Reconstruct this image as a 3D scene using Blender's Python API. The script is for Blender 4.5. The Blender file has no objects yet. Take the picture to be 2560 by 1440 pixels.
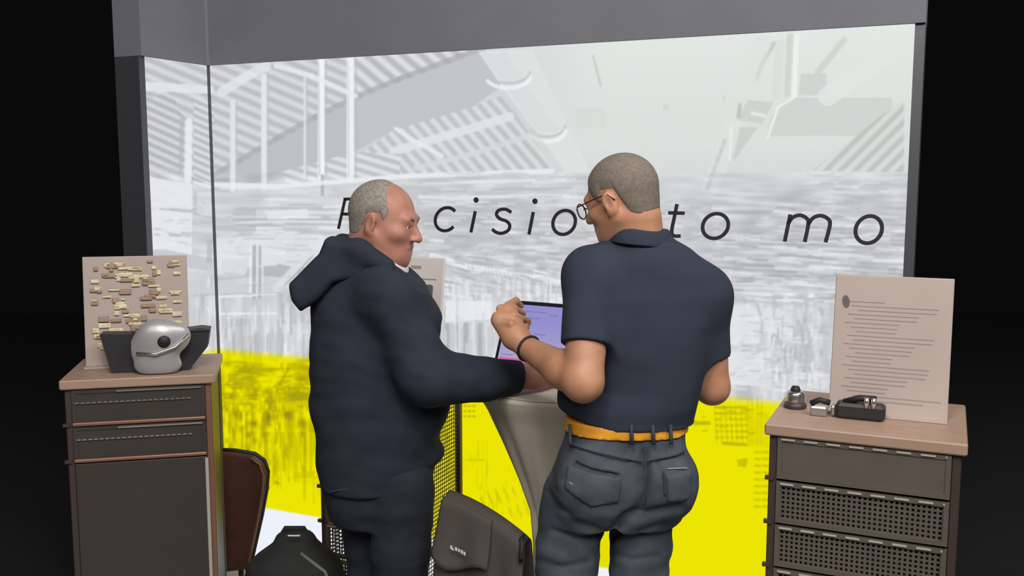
import bpy, math, random
import numpy as np
from mathutils import Vector, Matrix

random.seed(7)
rng = np.random.default_rng(7)
C = bpy.context.scene.collection

# ------------------------------------------------------------------ camera, world, lights, exposure
FPX = 2400.0                      # focal length in photo pixels (2560 wide)
PITCH = math.radians(6.75)
CAMZ = 1.70
cam_d = bpy.data.cameras.new('camera')
cam_d.sensor_width = 36.0
cam_d.lens = 36.0 * FPX / 2560.0
cam_d.clip_start = 0.05
cam = bpy.data.objects.new('camera', cam_d)
C.objects.link(cam)
cam.location = (0, 0, CAMZ)
cam.rotation_euler = (math.pi / 2 - PITCH, 0, 0)
bpy.context.scene.camera = cam

w = bpy.data.worlds.new('hall')
bpy.context.scene.world = w
w.use_nodes = True
w.node_tree.nodes['Background'].inputs[0].default_value = (0.010, 0.010, 0.011, 1)
w.node_tree.nodes['Background'].inputs[1].default_value = 0.3

def area_light(name, loc, target, size, power, col):
    l = bpy.data.lights.new(name, 'AREA')
    l.shape = 'RECTANGLE'
    l.size, l.size_y = size
    l.energy = power
    l.color = col
    o = bpy.data.objects.new(name, l)
    C.objects.link(o)
    o.location = loc
    d = Vector(target) - Vector(loc)
    o.rotation_euler = d.to_track_quat('-Z', 'Y').to_euler()
    return o
area_light('hall_ceiling_lamp', (1.6, -2.6, 5.2), (0.3, 3.0, 1.2), (3.4, 2.4), 240, (1.0, 0.96, 0.92))
area_light('hall_ceiling_lamp', (-2.2, -2.0, 5.0), (0.1, 3.0, 0.8), (3.0, 2.4), 85, (1.0, 0.96, 0.92))
area_light('table_fill_light', (-0.25, 0.7, 3.3), (0.08, 2.8, 0.9), (0.5, 0.4), 24, (1.0, 0.96, 0.90))  # added unseen light that brightens the table cover between the men
area_light('hall_ceiling_lamp', (2.6, 1.0, 4.6), (1.0, 3.2, 1.8), (1.8, 1.4), 75, (1.0, 0.97, 0.94))

vs = bpy.context.scene.view_settings
vs.view_transform = 'Standard'
vs.look = 'None'
vs.gamma = 1.0
vs.use_curve_mapping = False
vs.exposure = 0.0

# ------------------------------------------------------------------ measuring helpers
CP, SP = math.cos(PITCH), math.sin(PITCH)
def ray(px, py):
    a, b = px - 1280.0, 720.0 - py
    return np.array([a, FPX * CP + b * SP, -FPX * SP + b * CP])
def pt(px, py, Y):
    """world point of the photograph's pixel at distance Y ahead of the camera"""
    d = ray(px, py)
    s = Y / d[1]
    return np.array([d[0] * s, Y, CAMZ + d[2] * s])
def proj(P):
    P = np.asarray(P, float)
    x, y, z = P[..., 0], P[..., 1], P[..., 2] - CAMZ
    dep = y * CP - z * SP
    return 1280 + FPX * x / dep, 720 - FPX * (y * SP + z * CP) / dep

BETA = math.radians(24.4)
WD = np.array([math.cos(BETA), -math.sin(BETA)])       # along the back wall, to the right
WN = np.array([-math.sin(BETA), -math.cos(BETA)])      # its normal, into the booth
CORNER = pt(535, 600, 4.16)[:2]
PANEL_H = 2.158
ZYEL, ZWHITE = None, 0.25
def on_wall(px, py, origin=CORNER, n=WN, off=0.0):
    d = ray(px, py)
    s = ((origin + n * off) @ n) / (d[:2] @ n)
    return np.array([d[0] * s, d[1] * s, CAMZ + d[2] * s])
def wall_uz(px, py):
    p = on_wall(px, py)
    return (p[:2] - CORNER) @ WD, p[2]
ZYEL = wall_uz(540, 872)[1]

# ------------------------------------------------------------------ material helpers
def srgb(r, g, b):
    f = lambda c: ((c / 255.0 + 0.055) / 1.055) ** 2.4 if c / 255.0 > 0.04045 else c / 255.0 / 12.92
    return (f(r), f(g), f(b), 1.0)
MATS = {}
def mat(name, col, rough=0.7, metal=0.0, noise=0.0, nscale=30.0, bump=0.0, bscale=200.0, sheen=0.0, spec=0.5, stretch=None):
    m = bpy.data.materials.new(name)
    m.use_nodes = True
    nt = m.node_tree
    b = nt.nodes['Principled BSDF']
    b.inputs['Base Color'].default_value = col
    b.inputs['Roughness'].default_value = rough
    b.inputs['Metallic'].default_value = metal
    b.inputs['Specular IOR Level'].default_value = spec
    if sheen:
        b.inputs['Sheen Weight'].default_value = sheen
        b.inputs['Sheen Roughness'].default_value = 0.5
    tc = nt.nodes.new('ShaderNodeTexCoord')
    vec = tc.outputs['Object']
    if stretch:
        mp = nt.nodes.new('ShaderNodeMapping')
        mp.inputs['Scale'].default_value = stretch
        nt.links.new(vec, mp.inputs['Vector'])
        vec = mp.outputs['Vector']
    if noise:
        n = nt.nodes.new('ShaderNodeTexNoise')
        n.inputs['Scale'].default_value = nscale
        n.inputs['Detail'].default_value = 4
        nt.links.new(vec, n.inputs['Vector'])
        r = nt.nodes.new('ShaderNodeValToRGB')
        r.color_ramp.elements[0].position = 0.3
        r.color_ramp.elements[1].position = 0.7
        r.color_ramp.elements[0].color = tuple(c * (1 - noise) for c in col[:3]) + (1,)
        r.color_ramp.elements[1].color = tuple(min(1, c * (1 + noise)) for c in col[:3]) + (1,)
        nt.links.new(n.outputs['Fac'], r.inputs['Fac'])
        nt.links.new(r.outputs['Color'], b.inputs['Base Color'])
    if bump:
        n2 = nt.nodes.new('ShaderNodeTexNoise')
        n2.inputs['Scale'].default_value = bscale
        n2.inputs['Detail'].default_value = 3
        nt.links.new(vec, n2.inputs['Vector'])
        bp = nt.nodes.new('ShaderNodeBump')
        bp.inputs['Strength'].default_value = bump
        bp.inputs['Distance'].default_value = 0.004
        nt.links.new(n2.outputs['Fac'], bp.inputs['Height'])
        nt.links.new(bp.outputs['Normal'], b.inputs['Normal'])
    MATS[name] = m
    return m
def emit_attr(name, attr, strength=1.0):
    m = bpy.data.materials.new(name)
    m.use_nodes = True
    nt = m.node_tree
    nt.nodes.remove(nt.nodes['Principled BSDF'])
    e = nt.nodes.new('ShaderNodeEmission')
    a = nt.nodes.new('ShaderNodeAttribute')
    a.attribute_name = attr
    e.inputs['Strength'].default_value = strength
    nt.links.new(a.outputs['Color'], e.inputs['Color'])
    nt.links.new(e.outputs[0], nt.nodes['Material Output'].inputs['Surface'])
    m.cycles.emission_sampling = 'NONE'
    return m

mat('fascia', srgb(116, 117, 124), 0.85, noise=0.04, nscale=6)
mat('aluminium', srgb(95, 96, 102), 0.45, 0.6)
mat('letter_black', srgb(34, 36, 42), 0.6)
mat('booth_floor', srgb(150, 149, 144), 0.75, noise=0.08, nscale=90, bump=0.15, bscale=400)
mat('hall_floor', srgb(26, 26, 28), 0.95, noise=0.2, nscale=60)
mat('skin_ruddy', srgb(176, 122, 104), 0.55, noise=0.12, nscale=26, bump=0.08, bscale=260)
mat('skin_tan', srgb(186, 134, 104), 0.55, noise=0.10, nscale=24, bump=0.08, bscale=260)
mat('hair_grey', srgb(140, 133, 124), 0.85, noise=0.28, nscale=120, bump=0.5, bscale=420)
mat('hair_brown_grey', srgb(122, 112, 102), 0.85, noise=0.2, nscale=140, bump=0.5, bscale=460)
mat('hoodie', srgb(44, 49, 60), 0.9, noise=0.10, nscale=14, bump=0.12, bscale=300, spec=0.2)
mat('polo', srgb(50, 57, 70), 0.88, noise=0.08, nscale=12, bump=0.1, bscale=420, spec=0.2)
mat('jeans_dark', srgb(42, 46, 56), 0.9, noise=0.15, nscale=25, bump=0.15, bscale=380, spec=0.2)
mat('jeans_faded', srgb(72, 80, 88), 0.9, noise=0.38, nscale=9, bump=0.2, bscale=420, spec=0.2)
mat('jeans_seam', srgb(60, 67, 76), 0.9, noise=0.2, nscale=60, spec=0.2)
mat('stitch', srgb(150, 156, 160), 0.8)
mat('belt', srgb(222, 152, 40), 0.5, noise=0.14, nscale=20)
mat('shirt_white', srgb(225, 222, 222), 0.8)
mat('black_rubber', srgb(30, 30, 34), 0.6)
mat('eye_white', srgb(220, 215, 210), 0.3)
mat('iris', srgb(50, 40, 34), 0.3)
mat('brow', srgb(120, 110, 102), 0.9)
mat('glasses_frame', srgb(70, 44, 36), 0.35)
mat('cabinet_grey', srgb(98, 90, 82), 0.5, noise=0.06, nscale=8)
mat('cabinet_dark', srgb(66, 60, 58), 0.42, noise=0.08, nscale=10)
mat('cabinet_post', srgb(70, 58, 54), 0.45)
mat('copper_edge', srgb(150, 108, 90), 0.35, 0.35)
mat('worktop', srgb(170, 142, 124), 0.5, noise=0.08, nscale=8, stretch=(1, 12, 1))
mat('drawer_inside', srgb(38, 36, 34), 0.8)
mat('chrome', srgb(225, 222, 215), 0.22, 0.9)
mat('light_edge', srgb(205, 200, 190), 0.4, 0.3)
mat('cover_cloth', srgb(222, 211, 194), 0.9, noise=0.05, nscale=8, bump=0.1, bscale=500)
mat('jacket_grey', srgb(76, 71, 67), 0.8, noise=0.08, nscale=12, bump=0.12, bscale=360)
mat('jacket_lining', srgb(46, 42, 39), 0.85)
mat('logo_white', srgb(235, 232, 228), 0.6)
mat('chair_plastic', srgb(40, 38, 38), 0.5)
mat('chair_leather', srgb(92, 60, 52), 0.38, noise=0.18, nscale=10, bump=0.1, bscale=120)
mat('edge_highlight', srgb(120, 88, 76), 0.4)
mat('bag_black', srgb(36, 37, 38), 0.8, noise=0.15, nscale=22, bump=0.25, bscale=300)
mat('strap_grey', srgb(120, 120, 116), 0.7)
mat('board_taupe', srgb(184, 168, 160), 0.6, noise=0.04, nscale=6)
mat('board_pale', srgb(214, 206, 204), 0.6, noise=0.03, nscale=6)
mat('print_dark', srgb(98, 92, 90), 0.6)
mat('print_red', srgb(150, 112, 104), 0.6)
mat('print_grey', srgb(160, 150, 145), 0.6)
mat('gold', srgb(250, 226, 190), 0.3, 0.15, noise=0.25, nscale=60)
mat('silver_plastic', srgb(176, 176, 178), 0.35, 0.3)
mat('tray_black', srgb(44, 44, 48), 0.5)
mat('steel', srgb(190, 190, 190), 0.25, 0.9)
mat('tablet_black', srgb(22, 22, 34), 0.35)

# ------------------------------------------------------------------ mesh helpers
def mesh_obj(name, verts, faces, material, parent=None, smooth=False, local=False):
    V = np.asarray(verts, dtype=float)
    if parent is not None and not local:
        q = parent
        while q is not None:
            V = V - np.array(q.location)
            q = q.parent
    me = bpy.data.meshes.new(name)
    if isinstance(faces, np.ndarray):
        me.vertices.add(len(V))
        me.vertices.foreach_set('co', V.astype(np.float32).ravel())
        k = faces.shape[1]
        me.loops.add(faces.size)
        me.loops.foreach_set('vertex_index', faces.astype(np.int32).ravel())
        me.polygons.add(len(faces))
        me.polygons.foreach_set('loop_start', np.arange(0, faces.size, k, dtype=np.int32))
        me.polygons.foreach_set('loop_total', np.full(len(faces), k, dtype=np.int32))
        me.update(calc_edges=True)
    else:
        me.from_pydata([tuple(v) for v in V], [], faces)
        me.update()
    if smooth:
        me.polygons.foreach_set('use_smooth', np.ones(len(me.polygons), dtype=bool))
    if material:
        me.materials.append(MATS[material] if isinstance(material, str) else material)
    o = bpy.data.objects.new(name, me)
    C.objects.link(o)
    if parent is not None:
        o.parent = parent
    return o
def empty(name, loc, rz=0.0):
    o = bpy.data.objects.new(name, None)
    C.objects.link(o)
    o.location = loc
    o.rotation_euler = (0, 0, rz)
    return o
def tag(o, label, cat, group=None):
    o['label'] = label
    o['category'] = cat
    if group:
        o['group'] = group
    return o
def structure(o, label=None):
    o['kind'] = 'structure'
    if label:
        o['label'] = label
    return o

class MB:
    """collects simple solids into one mesh"""
    def __init__(self):
        self.v, self.f = [], []
    def add(self, v, f):
        n = len(self.v)
        self.v += [tuple(p) for p in v]
        self.f += [tuple(i + n for i in q) for q in f]
        return self
    def box(self, lo, hi, bev=0.0):
        x0, y0, z0 = lo
        x1, y1, z1 = hi
        if bev <= 0:
            v = [(x0, y0, z0), (x1, y0, z0), (x1, y1, z0), (x0, y1, z0), (x0, y0, z1), (x1, y0, z1), (x1, y1, z1), (x0, y1, z1)]
            f = [(0, 3, 2, 1), (4, 5, 6, 7), (0, 1, 5, 4), (1, 2, 6, 5), (2, 3, 7, 6), (3, 0, 4, 7)]
            return self.add(v, f)
        b = min(bev, (x1 - x0) / 2.01, (y1 - y0) / 2.01, (z1 - z0) / 2.01)
        def ring(z, i):
            return [(x0 + i + b, y0 + i, z), (x1 - i - b, y0 + i, z), (x1 - i, y0 + i + b, z), (x1 - i, y1 - i - b, z),
                    (x1 - i - b, y1 - i, z), (x0 + i + b, y1 - i, z), (x0 + i, y1 - i - b, z), (x0 + i, y0 + i + b, z)]
        rs = [ring(z0, b * .6), ring(z0 + b, 0), ring(z1 - b, 0), ring(z1, b * .6)]
        v = sum(rs, [])
        f = [tuple(range(7, -1, -1)), tuple(range(24, 32))]
        for k in range(3):
            for i in range(8):
                j = (i + 1) % 8
                f.append((k * 8 + i, k * 8 + j, k * 8 + 8 + j, k * 8 + 8 + i))
        return self.add(v, f)
    def tube(self, pts, r, n=8, closed=False):
        P = [Vector(p) for p in pts]
        m = len(P)
        rr = r if hasattr(r, '__len__') else [r] * m
        base = len(self.v)
        prev = None
        for i, p in enumerate(P):
            if closed:
                t = P[(i + 1) % m] - P[i - 1]
            else:
                t = P[min(i + 1, m - 1)] - P[max(i - 1, 0)]
            t.normalize()
            if prev is None:
                a = Vector((0, 0, 1)) if abs(t.z) < .9 else Vector((1, 0, 0))
            else:
                a = prev
            u = (a - t * a.dot(t)).normalized()
            prev = u
            q = t.cross(u)
            for k in range(n):
                an = 2 * math.pi * k / n
                self.v.append(tuple(p + (u * math.cos(an) + q * math.sin(an)) * rr[i]))
        for i in range(m if closed else m - 1):
            j = (i + 1) % m
            for k in range(n):
                l = (k + 1) % n
                self.f.append((base + i * n + k, base + i * n + l, base + j * n + l, base + j * n + k))
        if not closed:
            self.f.append(tuple(base + k for k in range(n - 1, -1, -1)))
            self.f.append(tuple(base + (m - 1) * n + k for k in range(n)))
        return self
    def lathe(self, prof, n=32, center=(0, 0), fold=None):
        base = len(self.v)
        for (r, z) in prof:
            for k in range(n):
                a = 2 * math.pi * k / n
                rr = r * (fold(a, z) if fold else 1.0)
                self.v.append((center[0] + rr * math.cos(a), center[1] + rr * math.sin(a), z))
        for i in range(len(prof) - 1):
            for k in range(n):
                l = (k + 1) % n
                self.f.append((base + i * n + k, base + i * n + l, base + (i + 1) * n + l, base + (i + 1) * n + k))
        self.f.append(tuple(base + k for k in range(n - 1, -1, -1)))
        self.f.append(tuple(base + (len(prof) - 1) * n + k for k in range(n)))
        return self
    def prism(self, poly, axis_o, ex, ey, ez, t):
        """polygon in the ex/ey plane at axis_o, thickness t along ez"""
        o, ex, ey, ez = [np.asarray(a, float) for a in (axis_o, ex, ey, ez)]
        n = len(poly)
        v = [o + ex * a + ey * b for a, b in poly] + [o + ex * a + ey * b + ez * t for a, b in poly]
        f = [tuple(range(n - 1, -1, -1)), tuple(range(n, 2 * n))]
        for i in range(n):
            j = (i + 1) % n
            f.append((i, j, n + j, n + i))
        return self.add(v, f)
    def xf(self, fn):
        self.v = [tuple(fn(np.array(p))) for p in self.v]
        return self
    def build(self, name, material, parent=None, smooth=False, local=True):
        return mesh_obj(name, self.v, self.f, material, parent, smooth, local)
def roundrect(w_, h_, r, n=4):
    out = []
    for cx, cy, a0 in ((w_ - r, r, -90), (w_ - r, h_ - r, 0), (r, h_ - r, 90), (r, r, 180)):
        for i in range(n + 1):
            a = math.radians(a0 + 90.0 * i / n)
            out.append((cx + r * math.cos(a), cy + r * math.sin(a)))
    return out

# ------------------------------------------------------------------ distance fields for bodies and cloth
class Field:
    def __init__(self, lo, hi, h):
        self.lo, self.h = np.array(lo, float), h
        self.n = np.ceil((np.array(hi) - self.lo) / h).astype(int) + 1
        self.F = np.full(tuple(self.n), 0.5, np.float32)
        self.ax = [(self.lo[i] + h * np.arange(self.n[i])).astype(np.float32) for i in range(3)]
    def sl(self, lo, hi):
        a = np.maximum(0, np.floor((np.array(lo) - self.lo) / self.h).astype(int))
        b = np.minimum(self.n, np.ceil((np.array(hi) - self.lo) / self.h).astype(int) + 1)
        b = np.maximum(b, a)
        s = tuple(slice(int(a[i]), int(b[i])) for i in range(3))
        X = self.ax[0][s[0]][:, None, None]
        Y = self.ax[1][s[1]][None, :, None]
        Z = self.ax[2][s[2]][None, None, :]
        return s, X, Y, Z
    @staticmethod
    def smin(a, b, k):
        if k <= 0:
            return np.minimum(a, b)
        hh = np.clip(0.5 + 0.5 * (b - a) / k, 0, 1)
        return b + (a - b) * hh - k * hh * (1 - hh)
    def put(self, fn, lo, hi, k=0.01, sub=False):
        m = k + 3 * self.h
        s, X, Y, Z = self.sl(np.array(lo) - m, np.array(hi) + m)
        if 0 in self.F[s].shape:
            return self
        d = fn(X, Y, Z).astype(np.float32)
        if sub:
            self.F[s] = -self.smin(-self.F[s], d, k)
        else:
            self.F[s] = self.smin(self.F[s], d, k)
        return self
    def cone(self, a, b, ra, rb, k=0.01, cap=False, sub=False, squash=None):
        a, b = np.array(a, float), np.array(b, float)
        ab = b - a
        L2 = max(ab @ ab, 1e-9)
        L = math.sqrt(L2)
        def fn(X, Y, Z):
            x, y, z = X - a[0], Y - a[1], Z - a[2]
            t = (x * ab[0] + y * ab[1] + z * ab[2]) / L2
            tc = np.clip(t, 0, 1)
            dx, dy, dz = x - ab[0] * tc, y - ab[1] * tc, z - ab[2] * tc
            d = np.sqrt(dx * dx + dy * dy + dz * dz) - (ra + (rb - ra) * tc)
            if cap:
                d = np.maximum(d, (t - 1) * L)
            return d
        r = max(ra, rb)
        return self.put(fn, np.minimum(a, b) - r, np.maximum(a, b) + r, k, sub)
    def chain(self, pts, rs, k=0.01):
        for i in range(len(pts) - 1):
            self.cone(pts[i], pts[i + 1], rs[i], rs[i + 1], k)
        return self
    def ell(self, c, r, R=None, k=0.01, sub=False):
        c, r = np.array(c, float), np.array(r, float)
        Rm = np.eye(3) if R is None else np.asarray(R)
        def fn(X, Y, Z):
            x, y, z = X - c[0], Y - c[1], Z - c[2]
            u = x * Rm[0, 0] + y * Rm[1, 0] + z * Rm[2, 0]
            v = x * Rm[0, 1] + y * Rm[1, 1] + z * Rm[2, 1]
            w_ = x * Rm[0, 2] + y * Rm[1, 2] + z * Rm[2, 2]
            k0 = np.sqrt((u / r[0]) ** 2 + (v / r[1]) ** 2 + (w_ / r[2]) ** 2)
            k1 = np.sqrt((u / r[0] ** 2) ** 2 + (v / r[1] ** 2) ** 2 + (w_ / r[2] ** 2) ** 2) + 1e-6
            return k0 * (k0 - 1) / k1
        rm = r.max()
        return self.put(fn, c - rm, c + rm, k, sub)
    def stack(self, keys, k=0.02, n=2.3, infl=0.0, cap=0.015, yaw=0.0):
        """elliptic slices: (z, cx, cy, a, b)"""
        K = np.array(sorted(keys), float)
        zs = K[:, 0]
        cy_, sy_ = math.cos(yaw), math.sin(yaw)
        def fn(X, Y, Z):
            z = Z.ravel()
            g = [np.interp(z, zs, K[:, i])[None, None, :] for i in range(1, 5)]
            dx, dy = X - g[0], Y - g[1]
            u, v = dx * cy_ + dy * sy_, -dx * sy_ + dy * cy_
            a, b = g[2] + infl, g[3] + infl
            q = ((np.abs(u) / a) ** n + (np.abs(v) / b) ** n) ** (1.0 / n)
            d = (q - 1) * np.minimum(a, b)
            dz = np.maximum(Z - zs[-1], zs[0] - Z)
            return -self.smin(-d, -np.broadcast_to(dz, d.shape), cap)
        ra = K[:, 3].max() + infl + .01
        rb = K[:, 4].max() + infl + .01
        r = max(ra, rb)
        lo = [K[:, 1].min() - r, K[:, 2].min() - r, zs[0]]
        hi = [K[:, 1].max() + r, K[:, 2].max() + r, zs[-1]]
        return self.put(fn, lo, hi, k)
    def prism_y(self, P, y0, y1, rad, k=.01):
        """rounded polygon P (x, z) extruded from y0 to y1"""
        P = np.array(P, float)
        def fn(X, Y, Z):
            d = np.full(np.broadcast(X, Z).shape, 1e9, np.float32)
            sgn = np.ones(d.shape, np.float32)
            for i in range(len(P)):
                a, b = P[i], P[i - 1]
                ex, ez = b[0] - a[0], b[1] - a[1]
                wx, wz = X - a[0], Z - a[1]
                t = np.clip((wx * ex + wz * ez) / (ex * ex + ez * ez), 0, 1)
                d = np.minimum(d, (wx - ex * t) ** 2 + (wz - ez * t) ** 2)
                c1, c2, c3 = Z >= a[1], Z < b[1], ex * wz > ez * wx
                flip = (c1 & c2 & c3) | (~c1 & ~c2 & ~c3)
                sgn = np.where(flip, -sgn, sgn)
            d2 = sgn * np.sqrt(d) + rad
            dy = np.maximum(Y - y1, y0 - Y) + rad
            return np.minimum(np.maximum(d2, dy), 0) + np.sqrt(np.maximum(d2, 0) ** 2 + np.maximum(dy, 0) ** 2) - rad
        return self.put(fn, (P[:, 0].min(), y0, P[:, 1].min()), (P[:, 0].max(), y1, P[:, 1].max()), k)
    def clip(self, fn):
        X, Y, Z = self.ax[0][:, None, None], self.ax[1][None, :, None], self.ax[2][None, None, :]
        self.F = np.maximum(self.F, np.broadcast_to(fn(X, Y, Z), self.F.shape).astype(np.float32))
        return self
    def copy(self):
        g = Field.__new__(Field)
        g.lo, g.h, g.n, g.ax, g.F = self.lo, self.h, self.n, self.ax, self.F.copy()
        return g
    def mesh(self):
        F = self.F
        S = F < 0
        n = F.shape
        cnt = np.zeros((n[0] - 1, n[1] - 1, n[2] - 1), np.int8)
        for i in (0, 1):
            for j in (0, 1):
                for k in (0, 1):
                    cnt += S[i:n[0] - 1 + i, j:n[1] - 1 + j, k:n[2] - 1 + k]
        I, J, K = np.nonzero((cnt > 0) & (cnt < 8))
        idx = np.full(cnt.shape, -1, np.int32)
        idx[I, J, K] = np.arange(len(I))
        acc = np.zeros((len(I), 3))
        num = np.zeros(len(I))
        cr = [(i, j, k) for i in (0, 1) for j in (0, 1) for k in (0, 1)]
        for a in cr:
            for ax in range(3):
                if a[ax] == 1:
                    continue
                b = list(a)
                b[ax] = 1
                fa = F[I + a[0], J + a[1], K + a[2]]
                fb = F[I + b[0], J + b[1], K + b[2]]
                m = (fa < 0) != (fb < 0)
                t = np.where(m, fa / np.where(m, fa - fb, 1), 0)
                p = np.zeros((len(I), 3))
                p[:] = a
                p[:, ax] += t
                acc[m] += p[m]
                num[m] += 1
        V = self.lo + self.h * (np.stack([I, J, K], 1) + acc / np.maximum(num, 1)[:, None])
        quads = []
        for ax in range(3):
            sa = [slice(1, n[i] - 1) for i in range(3)]
            sa[ax] = slice(0, n[ax] - 1)
            sb = list(sa)
            sb[ax] = slice(1, n[ax])
            A, B = S[tuple(sa)], S[tuple(sb)]
            ch = np.nonzero(A != B)
            o = [ch[i] + (0 if i == ax else 1) for i in range(3)]
            u, v = [(1, 2), (2, 0), (0, 1)][ax]
            def cell(du, dv):
                c = list(o)
                c[u] = c[u] + du
                c[v] = c[v] + dv
                return idx[c[0], c[1], c[2]]
            q = np.stack([cell(-1, -1), cell(0, -1), cell(0, 0), cell(-1, 0)], 1)
            flip = ~A[ch]
            q[flip] = q[flip][:, ::-1]
            quads.append(q)
        return V, np.concatenate(quads)
_NT = rng.random((32, 32, 32)).astype(np.float32)
def vnoise(P, scale, seed=0):
    Q = np.asarray(P, float) * np.array(scale) + seed * 7.31
    I = np.floor(Q).astype(int)
    f = Q - I
    f = f * f * (3 - 2 * f)
    out = 0
    for i in (0, 1):
        for j in (0, 1):
            for k in (0, 1):
                wgt = (f[:, 0] if i else 1 - f[:, 0]) * (f[:, 1] if j else 1 - f[:, 1]) * (f[:, 2] if k else 1 - f[:, 2])
                out = out + wgt * _NT[(I[:, 0] + i) % 32, (I[:, 1] + j) % 32, (I[:, 2] + k) % 32]
    return out - 0.5
def vnormals(V, Q):
    a, b, c, d = V[Q[:, 0]], V[Q[:, 1]], V[Q[:, 2]], V[Q[:, 3]]
    fn = np.cross(c - a, d - b)
    N = np.zeros_like(V)
    for i in range(4):
        for x in range(3):
            N[:, x] += np.bincount(Q[:, i], fn[:, x], len(V))
    return N / (np.linalg.norm(N, axis=1)[:, None] + 1e-12)
def relax(V, Q, it=2, lam=0.5):
    for _ in range(it):
        S = np.zeros_like(V)
        cn = np.zeros(len(V))
        for i in range(4):
            j = (i + 1) % 4
            for x in range(3):
                S[:, x] += np.bincount(Q[:, i], V[Q[:, j], x], len(V))
                S[:, x] += np.bincount(Q[:, j], V[Q[:, i], x], len(V))
            cn += np.bincount(Q[:, i], minlength=len(V)) + np.bincount(Q[:, j], minlength=len(V))
        V = V + lam * (S / np.maximum(cn, 1)[:, None] - V)
    return V
def field_obj(name, fld, material, parent, wrinkle=None, it=2):
    V, Q = fld.mesh()
    V = relax(V, Q, it)
    if wrinkle is not None:
        N = vnormals(V, Q)
        V = V + N * wrinkle(V)[:, None]
    return mesh_obj(name, V, Q, material, parent, smooth=True)

# ================================================================== THE SETTING
# ---- the print on the light-box walls: painted as luminance in the photograph's frame, then laid out on the walls
HW, HH = 1280, 720
lum = np.full((HH, HW), 0.822, np.float32)
grn = np.zeros((HH, HW), np.float32)
GX, GY = np.meshgrid(np.arange(HW) * 2.0 + 1, np.arange(HH) * 2.0 + 1)
def polymask(pts):
    P = np.array(pts, float)
    m = np.zeros((HH, HW), bool)
    x0, y0 = np.maximum(0, (P.min(0) / 2 - 1)).astype(int)
    x1, y1 = (P.max(0) / 2 + 2).astype(int)
    x1, y1 = min(x1, HW), min(y1, HH)
    if x1 <= x0 or y1 <= y0:
        return m
    X, Y = GX[y0:y1, x0:x1], GY[y0:y1, x0:x1]
    ins = np.zeros(X.shape, bool)
    for i in range(len(P)):
        (xa, ya), (xb, yb) = P[i], P[(i + 1) % len(P)]
        if ya == yb:
            continue
        c = ((ya > Y) != (yb > Y)) & (X < (xb - xa) * (Y - ya) / (yb - ya) + xa)
        ins ^= c
    m[y0:y1, x0:x1] = ins
    return m
def poly(pts, v, a=1.0):
    m = polymask(pts)
    lum[m] += (v - lum[m]) * a
def seg(p0, p1, wd, v, a=1.0):
    (xa, ya), (xb, yb) = p0, p1
    x0, x1 = int(max(0, (min(xa, xb) - wd) / 2 - 2)), int(min(HW, (max(xa, xb) + wd) / 2 + 3))
    y0, y1 = int(max(0, (min(ya, yb) - wd) / 2 - 2)), int(min(HH, (max(ya, yb) + wd) / 2 + 3))
    if x1 <= x0 or y1 <= y0:
        return
    X, Y = GX[y0:y1, x0:x1], GY[y0:y1, x0:x1]
    L2 = (xb - xa) ** 2 + (yb - ya) ** 2 + 1e-6
    t = np.clip(((X - xa) * (xb - xa) + (Y - ya) * (yb - ya)) / L2, 0, 1)
    d = np.hypot(X - xa - t * (xb - xa), Y - ya - t * (yb - ya))
    c = np.clip((wd / 2 + 1.5 - d) / 3.0, 0, 1) * a
    lum[y0:y1, x0:x1] += (v - lum[y0:y1, x0:x1]) * c
def path(pts, wd, v, a=1.0):
    for i in range(len(pts) - 1):
        seg(pts[i], pts[i + 1], wd, v, a)
def stripes(pts, dirx, diry, period, v0, v1, sharp=2.5, fan=0.0):
    m = polymask(pts)
    l = math.hypot(dirx, diry)
    nx, ny = -diry / l, dirx / l
    s = (GX * nx + GY * ny) / period
    if fan:
        s = s + fan * ((GX - 540) / 600.0) ** 2
    wv = 0.5 + 0.5 * np.tanh(sharp * np.sin(2 * math.pi * s))
    val = v0 + (v1 - v0) * wv
    lum[m] = val[m]
def streak(x0, y0, x1, y1, cx, cy, amp, seed, slope=0.0):
    r = np.random.default_rng(seed)
    xs, ys = slice(x0 // 2, x1 // 2), slice(y0 // 2, y1 // 2)
    X, Y = GX[ys, xs] / cx, (GY[ys, xs] - slope * GX[ys, xs]) / cy
    Y = Y - Y.min()
    T = r.random((int(Y.max()) + 4, int(X.max()) + 4))
    # smooth bilinear lookup
    I, J = np.floor(Y).astype(int), np.floor(X).astype(int)
    f, g = Y - I, X - J
    f, g = f * f * (3 - 2 * f), g * g * (3 - 2 * g)
    v = T[I, J] * (1 - f) * (1 - g) + T[I + 1, J] * f * (1 - g) + T[I, J + 1] * (1 - f) * g + T[I + 1, J + 1] * f * g
    lum[ys, xs] += (v - 0.5) * amp

# broad tones: the pale hall roof on the right, duller shop floor below
rt = np.clip((GX - 1150) / 320, 0, 1) * np.clip((520 - GY) / 160, 0, 1)
lum += rt * 0.055
grn += rt * 0.022
lum += 0.03 * np.clip((300 - GY) / 250, 0, 1) * np.clip((GX - 1250) / 300, 0, 1)
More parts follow.
